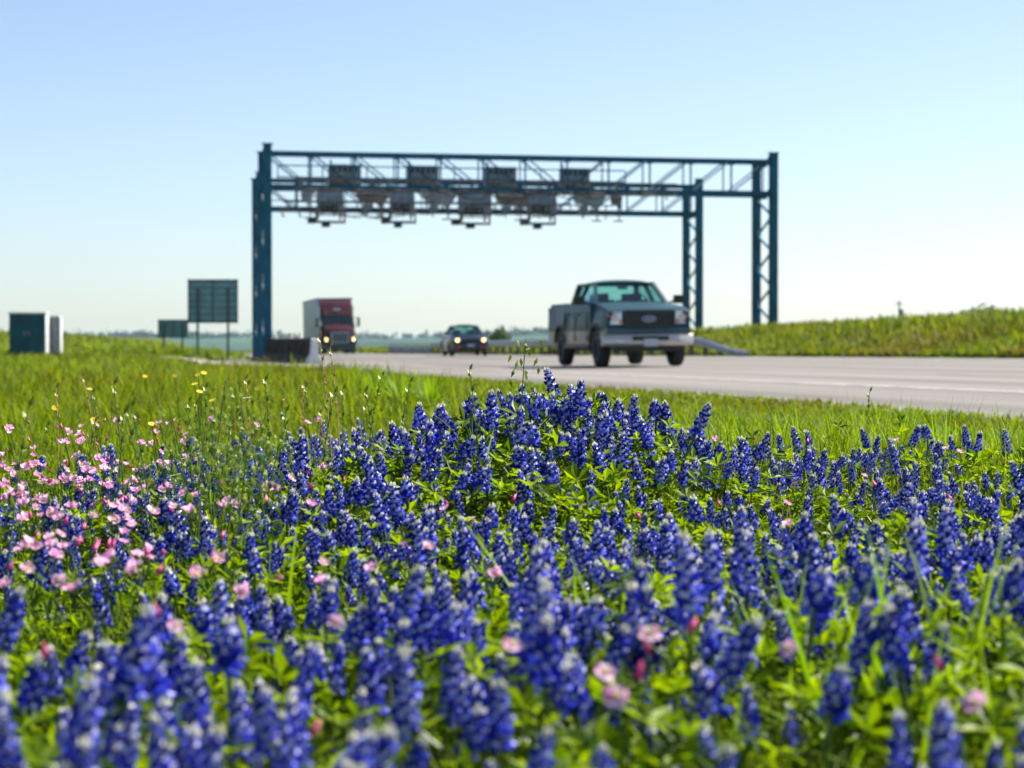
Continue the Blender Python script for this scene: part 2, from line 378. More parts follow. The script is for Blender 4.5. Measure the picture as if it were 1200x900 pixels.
def strip(name, ss, ts, lift, material, zf=zroad, curve=0):
    S, Tt = np.meshgrid(ss, ts, indexing='ij')
    if curve: S = S + (sedge(Tt) - E0) * (1 - (S - E0) / (22.7 - E0) if curve == 1 else 1)
    X = S * NX + Tt * DX; Y = S * NY + Tt * DY; Z = zf(X, Y) + lift
    ns, nt_ = S.shape
    V = np.stack([X.ravel(), Y.ravel(), Z.ravel()], 1)
    i, j = np.meshgrid(np.arange(ns - 1), np.arange(nt_ - 1), indexing='ij')
    a = (i * nt_ + j).ravel(); b = a + 1; c = a + nt_ + 1; d = a + nt_
    T = np.concatenate([np.stack([a, d, c], 1), np.stack([a, c, b], 1)])
    me = tri_mesh(name, V, T, material, smooth=True)
    uv = me.uv_layers.new(name='UVMap')
    li = T.ravel(); U = np.stack([S.ravel()[li], Tt.ravel()[li]], 1).astype(np.float32)
    uv.data.foreach_set('uv', U.ravel())
    o = link(name, me); tag(o, kind='structure'); return o

build_ground()
TS = np.linspace(-120, 420, 271)
strip('road', np.linspace(E0, 22.7, 9), TS, 0.0, M['road'], curve=1)
strip('edge_line', np.array([9.0, 9.14]), TS, 0.005, M['marking'], curve=2)
strip('far_edge_line', np.array([20.35, 20.5]), TS, 0.005, M['marking'])
def dashes(s0, name):
    mb = MB()
    for k in range(24):
        t0 = -20 + k * 12.2; q = []
        for s, t in ((s0, t0), (s0 + 0.12, t0), (s0 + 0.12, t0 + 3.05), (s0, t0 + 3.05)):
            x, y = st(s, t); q.append((x, y, float(zroad(np.array(x), np.array(y))) + 0.005))
        mb.add(q, [(0, 1, 2, 3)])
    tag(mb.build(name, M['faded_marking']), kind='structure')
dashes(12.72, 'lane_marking'); dashes(16.5, 'lane_marking')
strip('gravel_verge', np.linspace(4.2, 6.3, 8), np.linspace(66, 97, 20), 0.05, M['gravel'],
      zf=lambda x, y: np.maximum(hz(x, y), zroad(x, y) - 0.03))

# ------------------------------------------------------------------ toll gantries
def build_gantry(name, label, l0, r0, depth0, ztop, zc_top, zc_bot):
    """l0, r0: outer near column of the left and the right tower (x, y)."""
    l0 = Vector((*l0, 0)); r0 = Vector((*r0, 0)); depth = Vector((*depth0, 0))
    base = Vector((*l0.xy, gz(*l0.xy)))
    g = thing(name, label, 'toll gantry', base, group='toll gantries over the road')
    span = (r0 - l0).normalized()
    def P(v, z): return Vector((v.x, v.y, z)) - base
    for c0 in (l0, r0):
        depth = Vector((*depth0, 0)) + (Vector((-.08, 0, 0)) if c0 is l0 else Vector((0, 0, 0)))
        cb = P(c0 + depth * 0.5, gz(*c0.xy) + 0.02)
        tw = MB()
        zf = max(gz(*c0.xy), gz(*(c0 + depth).xy)) - 0.02         # one footing slab under both columns
        tw.bar(P(c0 - depth * .18, zf), P(c0 + depth * 1.18, zf), 0.9, 0.24)
        tow = tw.build('tower', M['concrete'], g)
        for dd in (0, 1):
            q = c0 + depth * dd; zb = gz(*q.xy) - 0.3
            mb = MB(); a = P(q, zb); b = P(q, ztop - (0.12 if dd else 0)); cc = 0.40
            # I section: two flanges and a web
            for sg in (-1, 1):
                off = depth.normalized() * (sg * 0.18)
                mb.bar(a + off, b + off, 0.31, 0.045, up=depth)
            mb.bar(a, b, 0.05, 0.33, up=depth)
            mb.box(b + Vector((0, 0, 0.012)), (0.22, 0.22, 0.02))
            mb.build('column', M['steel'], tow)
        mb = MB(); n = 7; z0 = max(gz(*c0.xy), gz(*(c0 + depth).xy)) + 0.5; z1 = zc_bot - 0.2
        for k in range(n):
            za, zb = z0 + (z1 - z0) * k / n, z0 + (z1 - z0) * (k + 1) / n
            d0, d1 = (0.07, 0.93) if k % 2 == 0 else (0.93, 0.07)
            mb.bar(P(c0 + depth * d0, za), P(c0 + depth * d1, zb), 0.085, mi=1 if c0 is l0 else k % 2)
        for z in (zc_bot, zc_top): mb.bar(P(c0 + depth * 0.05, z), P(c0 + depth * 0.95, z), 0.16, 0.2)
        mb.build('lacing', [M['steel'], M['steel_light']], tow)
    depth = Vector((*depth0, 0))
    # box truss between the towers, 1.5 m deep
    o1 = depth * 0.12; o2 = depth * 0.62
    tr = MB()
    for off in (o1, o2):
        for p in (l0 + off, r0 + off):
            for z in (zc_top, zc_bot): tr.box(P(p, z), (0.16, 0.16, 0.16))
    truss = tr.build('truss', M['steel'], g)
    for off in (o1, o2):
        for z, w in ((zc_top, 0.12), (zc_bot, 0.19)):
            MB().bar(P(l0 + off, z), P(r0 + off, z), 0.16, w).build('chord', M['steel'], truss)
    n = 12; dk = []; lt = []
    mb = MB()
    L = (r0 - l0)
    for k in range(n + 1):
        f = k / n
        for i, off in enumerate((o1, o2)):
            a = P(l0 + L * f + off, zc_bot); b = P(l0 + L * f + off, zc_top)
            mb.bar(a, b, 0.075 if i == 0 else 0.06, mi=0)
            if k < n:
                f2 = (k + 1) / n
                if k < n * 0.55:
                    mb.bar(P(l0 + L * f + off, zc_top), P(l0 + L * f2 + off, zc_bot), 0.06, mi=0 if (k + i) % 2 else 1)
                else:
                    mb.bar(P(l0 + L * f + off, zc_bot), P(l0 + L * f2 + off, zc_top), 0.06, mi=0 if (k + i) % 2 else 1)
        for z in (zc_bot, zc_top):
            mb.bar(P(l0 + L * f + o1, z), P(l0 + L * f + o2, z), 0.07)
        mb.box(P(l0 + L * f + o1, zc_top - 0.1), (0.14, 0.09, 0.10))
    mb.build('bracing', [M['steel'], M['steel_light']], truss)
    mb = MB()
    a, b = 0.02, 0.70
    for z in (zc_bot + 0.38, zc_bot + 0.85):
        mb.bar(P(l0 + L * a + o1 - depth * 0.03, z), P(l0 + L * b + o1 - depth * 0.03, z), 0.05)
    for k in range(9):
        f = a + (b - a) * k / 8
        mb.bar(P(l0 + L * f + o1 - depth * 0.03, zc_bot), P(l0 + L * f + o1 - depth * 0.03, zc_bot + 0.85), 0.045)
    mb.build('handrail', M['steel'], g)
    cw = MB()
    cw.bar(P(l0 + L * 0.03 + depth * 0.37, zc_bot + 0.02), P(l0 + L * 0.72 + depth * 0.37, zc_bot + 0.02), 0.9, 0.05)
    cw.build('catwalk', M['housing'], g)
    pp = MB()
    for q, zz in enumerate((zc_bot - .12, zc_bot + .30)): pp.bar(P(l0 + L * .05 - depth * .02, zz), P(l0 + L * .80 - depth * .02, zz), .07, n=8)
    for q in range(15):
        f = .06 + .72 * q / 14; pp.bar(P(l0 + L * f - depth * .02, zc_bot - .14 - .12 * (q % 3)), P(l0 + L * f - depth * .02, zc_bot + .34), .06)
    pp.build('cable_conduit', M['bracket'], g)
    cr = random.Random(int(l0.y))
    for q in range(12):
        cb_ = MB(); f0 = cr.uniform(.06, .68); f1 = f0 + cr.uniform(.03, .10); sag = cr.uniform(.10, .40); pv_ = None
        for w_ in range(9):
            u_ = w_ / 8; p_ = P(l0 + L * (f0 + (f1 - f0) * u_) - depth * .04, zc_bot - .05 - sag * 4 * u_ * (1 - u_))
            if pv_ is not None: cb_.bar(pv_, p_, .04)
            pv_ = p_
        cb_.build('drooping_cable', M['black'], g)
    return g

DEP = (-0.43, 2.7)
FL, FR = (-9.87, 92.0), (11.07, 96.5)
RL, RR = (-11.9, 107.5), (9.2, 112.0)
build_gantry('toll_gantry', 'nearer blue steel toll gantry spanning the road with taller columns', FL, FR, DEP, CH + 7.96, CH + 7.66, CH + 6.28)
build_gantry('toll_gantry', 'farther blue steel toll gantry seen below and behind the nearer one', RL, RR, DEP, CH + 7.96, CH + 7.66, CH + 6.30)

SPANROT = math.atan2(4.5, 20.94)
def span_point(l0, r0, px, z, back):
    """point on the gantry line at photo column px"""
    l0 = Vector((*l0, 0)) + Vector((*DEP, 0)) * back; r0 = Vector((*r0, 0)) + Vector((*DEP, 0)) * back
    lo, hi = 0.0, 1.0
    for _ in range(40):
        f = (lo + hi) / 2; p = l0.lerp(r0, f)
        if 600 + p.x / p.y * F < px: lo = f
        else: hi = f
    return Vector((p.x, p.y, z))

order = ['leftmost of the four', 'second from the left of four', 'third from the left of four', 'rightmost of the four']
for k, px in enumerate((404, 495, 586, 673)):
    p = span_point(FL, FR, px, CH + 6.42, 0.30)
    t = thing('toll_reader', f'grey toll reader box on the upper gantry walkway, {order[k]}', 'toll reader', p, (0, 0, SPANROT), 'reader boxes standing on the gantry walkway')
    h = MB().box((0, 0, 0.42), (0.66 if k < 3 else 0.62, 0.22, 0.41)).build('housing', M['housing'], t, bevel=0.03)
    mb = MB()
    for i in range(5): mb.box((-0.45 + i * 0.22, -0.225, 0.62), (0.06, 0.012, 0.10))
    mb.build('vent', M['black'], h)
    for i in range(3):
        MB().box((-0.36 + 0.36 * i, -0.245, 0.20), (0.10, 0.03, 0.09)).build('connector', M['orange'], t, bevel=0.01)
    MB().bar((-0.66, 0, 0.0), (0.66, 0, 0.0), 0.30, 0.06).build('mounting_rail', M['bracket'], t)
    MB().bar((-0.60, -0.26, -0.1), (-0.60, -0.26, 1.0), 0.07).build('support_post', M['steel'], t)

for k, px in enumerate((386, 470, 555, 633)):
    p = span_point(RL, RR, px, CH + 6.30, 0.05)
    t = thing('toll_antenna', f'grey toll antenna with cameras slung under the gantry, {order[k]}', 'toll antenna', p, (0, 0, SPANROT), 'antennas slung under the gantry'); t.scale = ((1.18, 1.10, 1.25, 1.15)[k], 1.1, (1.22, 1.30, 1.15, 1.26)[k]); t.location.z += (0, .07, -.04, .05)[k]
    sp = 0.55 if k < 2 else 0.66
    MB().box((0.05, 0, 0.28), (sp, 0.07, 0.46), rot=Matrix.Rotation(R(-12), 3, 'X')).build('antenna_panel', M['housing'], t, bevel=0.02)
    mb = MB()
    for x in (-0.45, 0.45): mb.bar((x, 0.05, 0.85), (x, 0.05, -0.42), 0.08)
    mb.bar((-0.70, 0, -0.05), (0.75, 0, -0.05), 0.09)
    mb.build('hanger', M['bracket'], t)
    fr = MB()
    for x in (-0.52, 0.62): fr.bar((x, -0.05, -0.1), (x, -0.05, -0.52), 0.07)
    fr.bar((-0.55, -0.05, -0.52), (0.65, -0.05, -0.52), 0.10)
    fr.bar((-0.55, -0.05, -0.24), (0.65, -0.05, -0.24), 0.05)
    fr.build('lower_frame', M['bracket'], t)
    for x, z in ((-0.72, -0.46), (-0.15, -0.60), (0.18, 0.02), (-0.22, 0.05)):
        c = MB(); c.box((x, -0.12, z), (0.15, 0.24, 0.12)); cam = c.build('camera', M['black'], t, bevel=0.02)
        MB().lathe([(0.08, -0.39), (0.085, -0.36), (0.07, -0.33)], 'y', (x, 0, z), 14).build('lens', M['lens'], cam)

for k, px in enumerate((360, 437, 515, 600, 690, 722)):
    p = span_point(RL, RR, px, CH + 6.62, -0.08)
    where = ['left of the first hanging antenna', 'between the first and second hanging antennas', 'between the second and third hanging antennas',
             'between the third and fourth hanging antennas', 'just right of the fourth hanging antenna', 'rightmost on the lower gantry'][k]
    t = thing('camera_housing', f'wedge shaped camera housing under the beam {where}', 'camera housing', p, (0, 0, SPANROT), 'wedge shaped camera housings under the beam')
    w = 0.25 if k in (0, 5) else 0.72
    mb = MB()
    mb.add([(-w, -.15, .30), (w, -.15, .30), (w * .75, -.15, .02), (w * .45, -.15, -.22), (w * .2, -.15, -.02), (-w * .8, -.15, .05),
            (-w, .15, .30), (w, .15, .30), (w * .75, .15, .02), (w * .45, .15, -.22), (w * .2, .15, -.02), (-w * .8, .15, .05)],
           [(5, 4, 3, 2, 1, 0), (6, 7, 8, 9, 10, 11)] + [(i, (i + 1) % 6, 6 + (i + 1) % 6, 6 + i) for i in range(6)])
    mb.build('hood', [M['housing'], M['bracket']][k % 2], t, bevel=0.015)
    m2 = MB(); m2.bar((0, 0, 0.28), (0, 0, 0.80), 0.09); m2.bar((-w, 0, 0.33), (w, 0, 0.33), 0.06); m2.build('bracket', M['bracket'], t)
    m3 = MB(); m3.bar((w * .5, 0, -.18), (w * .5, 0, -.62), 0.05); m3.bar((w * .5 - .25, 0, -.62), (w * .5 + .2, 0, -.62), 0.05, mi=0); m3.build('drop_arm', M['bracket'], t); t.scale = (1.15, 1, 1.25)
    if k not in (0, 5):
        MB().box((-w * .35, -.2, -.18), (.16, .14, .13)).build('junction_box', M['housing'], t, bevel=.02); MB().bar((-w * .35, -.1, .3), (-w * .35, -.1, -.1), .06).build('conduit', M['black'], t)
        mz = MB(); mz.bar((-w * .9, -.05, .25), (-w * .35, -.05, -.55), .05); mz.bar((w * .9, -.05, .25), (w * .5, -.05, -.2), .05); mz.build('brace', M['steel_light'], t)
for k, px in enumerate((331, 351)):
    p = span_point(RL, RR, px, CH + 6.3, 0.0)
    mb = MB(); mb.bar((0, 0, 0.0), (0, 0, -0.30), 0.06); mb.bar((0, 0, -0.30), (0.10, -0.02, -0.42), 0.07); mb.bar((-.07, 0, 0.0), (0.07, 0, 0.0), 0.14)
    o = mb.build('loop_sensor', M['bracket'], loc=p); tag(o, f'small hook shaped sensor under the gantry beam, {"nearest the left columns" if k == 0 else "second from the left columns"}', 'sensor', 'hook shaped sensors under the beam')

# ------------------------------------------------------------------ barrier, posts, cabinets, signs, guardrail
def zr_at(x, y): return float(zroad(np.array(x), np.array(y)))
def barrier():
    prof = [(-.32, 0), (.32, 0), (.30, .10), (.13, .32), (.085, .84), (-.085, .84), (-.13, .32), (-.30, .10)]
    t = thing('concrete_barrier', 'dark weathered concrete barrier beside the left gantry columns', 'barrier', (0, 0, 0))
    x0, y0 = st(8.4, 75.4); t.location = (x0, y0, zr_at(x0, y0)); t.rotation_euler = (0, 0, THETA)
    for k in range(4):
        mb = MB(); a = 0.5 + k * 4.0; b = a + 3.97
        vs = [(p[0], a, p[1]) for p in prof] + [(p[0], b, p[1]) for p in prof]; n = len(prof)
        mb.add(vs, [tuple(range(n)), tuple(reversed(range(n, 2 * n)))] + [(i, (i + 1) % n, n + (i + 1) % n, n + i) for i in range(n)])
        for q in range(5): mb.bar((-.20, a + .4 + q * .78, .12), (-.10, a + .4 + q * .78, .80), .05)
        mb.build('segment', M['concrete'], t, bevel=0.012)
    e = MB(); n = len(prof)
    e.add([(p[0] * .85, .48, p[1] * .98) for p in prof] + [(p[0] * .8, -.15, p[1] * .96) for p in prof],
          [tuple(range(n)), tuple(reversed(range(n, 2 * n)))] + [(i, (i + 1) % n, n + (i + 1) % n, n + i) for i in range(n)])
    o = e.build('end_cap', M['white_paint'], t, bevel=0.02); o['label'] = 'bright white flared end of the barrier'
barrier()
for k, (px, d) in enumerate(((323, 93), (331, 90), (341, 86), (351.5, 82))):
    p = at(px, 400, d); z = zr_at(p.x, p.y)
    t = thing('delineator_post', f'slim yellow marker post behind the concrete barrier, {["nearest the gantry column","second from the gantry column","third from the gantry column","nearest the semi truck"][k]}', 'marker post', (p.x, p.y, z), group='yellow marker posts behind the barrier')
    MB().lathe([(.055, 0), (.055, 1.02), (.03, 1.07)], 'z', n=12).build('post', M['yellow_post'], t, smooth=40)
    MB().lathe([(.058, .82), (.058, .95)], 'z', n=12).build('reflective_band', M['white_paint'], t)
    MB().lathe([(.11, -.02), (.11, .03), (.07, .05)], 'z', n=12).build('base', M['rubber'], t)

def cabinet(name, label, px0, px1, ytop, d, depth, body, side, style):
    a = at(px0, 400, d); b = at(px1, 400, d); w = (b.x - a.x) / 2; cx = (a.x + b.x) / 2
    zt = CH + (HY - ytop) / F * d; zb = gz(cx, d) - 0.03; h = zt - zb
    t = thing(name, label, 'utility cabinet', (cx, d + depth, zb), (0, 0, R(2)))
    MB().box((0, 0, 0.06), (w * 1.05, depth * 1.04, 0.08)).build('plinth', M['concrete'], t, bevel=.01)
    mb = MB().box((0, 0, h / 2 + .05), (w, depth, h / 2 - .06))
    bo = mb.build('body', [body], t, bevel=.015)
    MB().box((0, -.0, h - .0), (w * 1.05, depth * 1.06, .035)).build('roof', M['cab_white_lit'], t, bevel=.012)
    if style:
        for sx in (-1, 1):
            dr = MB().box((sx * w * .49, -depth - .012, h / 2 + .06), (w * .46, .012, h / 2 - .14)).build('door', body, t, bevel=.006)
            MB().box((sx * w * .12, -depth - .04, h * .55), (.015, .02, .09)).build('handle', M['galv'], dr)
        v = MB()
        for i in range(5): v.box((-w * .55, -depth - .028, h * .80 + i * .03), (.16, .008, .008))
        v.build('vent', M['black'], t)
        MB().box((w + .015, 0, h / 2 + .05), (.014, depth * .94, h / 2 - .12)).build('side_panel', side, t, bevel=.005)  # pale panel paints the sunlight on this side of the body
    else:
        dr = MB().box((0, -depth - .012, h / 2 + .05), (w * .82, .012, h / 2 - .16)).build('door', M['cab_grey'], t, bevel=.006)
        MB().box((w * .6, -depth - .035, h * .5), (.012, .02, .07)).build('handle', M['galv'], dr)
        for sx in (-1, 1): MB().box((sx * (w + .02), 0, h / 2 + .05), (.02, depth * .9, h / 2 - .10)).build('side_panel', side, t, bevel=.005)
cabinet('utility_cabinet', 'large dark teal equipment cabinet on the grass at far left', 10.5, 52, 367, 86, .45, M['cabinet'], M['cab_white_lit'], True)
cabinet('utility_cabinet', 'narrow grey and white equipment cabinet beside the large teal one', 55, 69, 371, 87, .30, M['cab_grey'], M['cab_white_lit'], False)

def road_sign(label, px0, px1, y0, y1, d, posts, ybase):
    a = at(px0, y0, d); b = at(px1, y1, d); cx = (a.x + b.x) / 2; w = (b.x - a.x) / 2; zc = (a.z + b.z) / 2; h = (a.z - b.z) / 2
    zb = gz(cx, d)
    t = thing('road_sign', label, 'road sign', (cx, d, zb), group='large road signs seen from behind')
    zl = zc - zb
    MB().box((0, 0.06, zl), (w, .02, h)).build('panel', M['sign_back'], t, bevel=.006)
    mb = MB(); n = 7
    for k in range(n): mb.bar((-w * .98, .03, zl - h * .92 + 2 * h * .92 * k / (n - 1)), (w * .98, .03, zl - h * .92 + 2 * h * .92 * k / (n - 1)), .03)
    for x in (-w * .96, 0, w * .96): mb.bar((x, .02, zl - h), (x, .02, zl + h), .05)
    mb.bar((-w, .03, zl + h), (w, .03, zl + h), .05); mb.bar((-w, .03, zl - h), (w, .03, zl - h), .05)
    mb.build('stiffener', M['sign_rib'], t)
    for px in posts:
        x = (px - 600) / F * d - cx
        p = MB(); p.bar((x, -.04, gz(cx + x, d) - zb - .2), (x, -.04, zl + h * .62), .10, .12); p.build('post', M['sign_rib'], t)
road_sign('larger road sign on two posts seen from behind', 220, 279, 328, 378, 104, (232, 267.5), 408)
road_sign('smaller low road sign seen from behind, left of the larger one', 185, 220.5, 375, 395, 122, (192, 214), 405)

def guardrail():
    ts = [74.0 + 1.905 * k for k in range(36)]
    x0, y0 = st(23.0, ts[0])
    t = thing('guardrail', 'galvanised guardrail along the far road edge behind the car and pickup', 'guardrail', (x0, y0, gz(x0, y0)))
    o0 = Vector(t.location)
    prof = [(0, .155), (-.035, .13), (-.08, .10), (-.08, .065), (-.02, .02), (-.02, -.02), (-.08, -.065), (-.08, -.10), (-.035, -.13), (0, -.155)]
    pts = []
    for k, tt in enumerate(ts):
        x, y = st(23.0, tt); e = min(1.0, k / 4.0)
        zc = gz(x, y) + 0.08 + 0.50 * e * e * (3 - 2 * e); sc = 0.75 + .35 * e
        pts.append((Vector((x, y, zc)) - o0, sc))
    mb = MB(); vs = []; n = len(prof)
    for p, sc in pts:
        for w, h in prof: vs.append((p.x + NX * w, p.y + NY * w, p.z + h * sc))
    fs = [(i * n + j, i * n + j + 1, (i + 1) * n + j + 1, (i + 1) * n + j) for i in range(len(pts) - 1) for j in range(n - 1)]
    back = [(v[0] + NX * .012, v[1] + NY * .012, v[2]) for v in vs]; m = len(vs)
    fs2 = [tuple(reversed([q + m for q in f])) for f in fs]
    mb.add(vs + back, fs + fs2); mb.build('rail', M['galv'], t, smooth=50)
    for k in range(2, len(ts)):
        p, sc = pts[k]; x, y = p.x + NX * .10, p.y + NY * .10
        MB().box((x, y, p.z - .28), (.07, .09, .46), rot=Matrix.Rotation(THETA, 3, 'Z')).build('post', M['wood'], t)
guardrail()
# concrete bridge parapet beyond the rail
xb, yb = st(23.1, 141.5)
t = thing('bridge_parapet', 'grey parapet wall where the guardrail ends behind the dark car', 'parapet', (xb, yb, gz(xb, yb) - .1), (0, 0, THETA))
MB().box((0, 9.0, .25), (.16, 9.0, .27)).build('wall', mat('parapet_concrete', (.30, .31, .32), .85, 0, .2, 1.2), t, bevel=.02)
mb = MB()
for k in range(10): mb.bar((0, .3 + k * 1.93, .5), (0, .3 + k * 1.93, .66), .09)
mb.bar((0, 0, .67), (0, 18, .67), .09, .08); mb.build('rail', M['galv'], t)

def pole(label, px, d, ytop, has_can):
    p = at(px, ytop, d); zb = gz(p.x, p.y); h = p.z - zb
    t = thing('utility_pole', label, 'utility pole', (p.x, p.y, zb))
    MB().lathe([(.16, -.3), (.10, h)], 'z', n=10).build('pole', M['wood'], t, smooth=40)
    MB().bar((-.55, 0, h - .45), (.55, 0, h - .45), .09, .11).build('crossarm', M['wood'], t)
    if has_can: MB().lathe([(.05, h - 2.1), (.26, h - 2.0), (.26, h - 1.15), (.05, h - 1.05)], 'z', (.32, 0, 0), 14).build('transformer', M['cab_grey'], t)
pole('thin utility pole with a transformer beyond the right bank', 1053.5, 290, 352, True)
pole('thin distant utility pole just left of the pickup', 644, 330, 381, False)

# ------------------------------------------------------------------ vehicles (front faces local -Y, v = distance back from the front)
def dense(prof, step=0.12):
    out = []
    for i, p in enumerate(prof):
        q = prof[(i + 1) % len(prof)]; n = max(1, int(math.ceil(math.dist(p, q) / step)))
        for k in range(n): out.append((p[0] + (q[0] - p[0]) * k / n, p[1] + (q[1] - p[1]) * k / n))
    return out

def arch(cx, cz, r, zb, n=10):
    """wheel opening going from rear to front along the bottom edge"""
    a0 = math.asin(max(-1, min(1, (zb - cz) / r)))
    return [(cx + r * math.cos(a), cz + r * math.sin(a)) for a in [a0 + (math.pi - 2 * a0) * k / n for k in range(n + 1)]]

def loft(name, prof, hw, mats, parent, us=(-1, -.93, -.6, -.2, .2, .6, .93, 1), zsplit=None, bevel=0.025, crown=0.0, step=0.14):
    prof = dense(prof, step); n = len(prof); vs = []; fs = []
    cz = sum(p[1] for p in prof) / n
    for u in us:
        for v, z in prof:
            e = 0.0 if abs(u) < .99 else 0.02
            zz = z + (crown * (1 - u * u) if z > cz else 0)
            vs.append((u * hw(v, z), v, zz))
    for i in range(len(us) - 1):
        for k in range(n): fs.append((i * n + k, i * n + (k + 1) % n, (i + 1) * n + (k + 1) % n, (i + 1) * n + k))
    fs.append(tuple(reversed(range(n)))); fs.append(tuple(range((len(us) - 1) * n, len(us) * n)))
    me = bpy.data.meshes.new(name); me.from_pydata(vs, [], fs)
    for m in mats: me.materials.append(m)
    bm = bmesh.new(); bm.from_mesh(me)
    bmesh.ops.recalc_face_normals(bm, faces=bm.faces)
    if bevel:
        ed = [e for e in bm.edges if len(e.link_faces) == 2 and e.calc_face_angle(0) > R(42)]
        bmesh.ops.bevel(bm, geom=ed, offset=bevel, segments=2, affect='EDGES', profile=0.6, clamp_overlap=True)
    for zz in (zsplit or []):
        bmesh.ops.bisect_plane(bm, geom=bm.verts[:] + bm.edges[:] + bm.faces[:], plane_co=(0, 0, zz), plane_no=(0, 0, 1))
    if zsplit:
        for f in bm.faces:
            if f.calc_center_median().z < zsplit[0]: f.material_index = 1
    bmesh.ops.triangulate(bm, faces=[f for f in bm.faces if len(f.verts) > 4])
    bm.to_mesh(me); bm.free()
    me.shade_smooth(); me.set_sharp_from_angle(angle=R(30)); me.update()
    return link(name, me, parent)

def wheel(parent, x, v, r, wd, style='alloy', dual=False):
    sg = 1 if x > 0 else -1
    hub = MB().lathe([(r * .20, -wd * .3), (r * .20, wd * .3)], 'x', n=16).build('wheel', M['black'], parent, smooth=40, loc=(x, v, r))
    w = wd / 2
    MB().lathe([(r * .64, -w * .9), (r * .80, -w), (r * .95, -w * .86), (r, -w * .55), (r, w * .55), (r * .95, w * .86), (r * .80, w), (r * .64, w * .9), (r * .60, w * .6), (r * .60, -w * .6), (r * .64, -w * .9)],
               'x', n=32).build('tyre', M['rubber'], hub, smooth=50)
    rm = MB()
    rm.lathe([(r * .655, sg * w * .88), (r * .62, sg * w * .93), (r * .57, sg * w * .82), (r * .56, -sg * w * .5), (r * .62, -sg * w * .5)], 'x', n=28)
    rm.lathe([(r * .17, sg * w * .45), (r * .17, sg * w * .80), (r * .10, sg * w * .88)], 'x', n=16)
    for k in range(6 if style == 'alloy' else 10):
        a = 2 * math.pi * k / (6 if style == 'alloy' else 10)
        c, s_ = math.cos(a), math.sin(a)
        rm.bar((sg * w * .62, c * r * .10, s_ * r * .10), (sg * w * .72, c * r * .60, s_ * r * .60), r * .15, r * .09, up=(1, 0, 0))
    rm.build('rim', M['rim'], hub, smooth=40)
    return hub

def text_mesh(name, txt, size, mat_, parent, loc, rot, ext=0.003, shear=0.25):
    cu = bpy.data.curves.new('lettering', 'FONT'); cu.body = txt; cu.size = size; cu.extrude = ext; cu.align_x = 'CENTER'; cu.align_y = 'CENTER'; cu.shear = shear
    tmp = bpy.data.objects.new('tmp_text', cu); COL.objects.link(tmp)
    dg = bpy.context.evaluated_depsgraph_get(); dg.update()
    me = bpy.data.meshes.new_from_object(tmp.evaluated_get(dg)); me.name = name
    bpy.data.objects.remove(tmp); me.materials.clear(); me.materials.append(mat_)
    o = link(name, me, parent, loc); o.rotation_euler = rot; return o

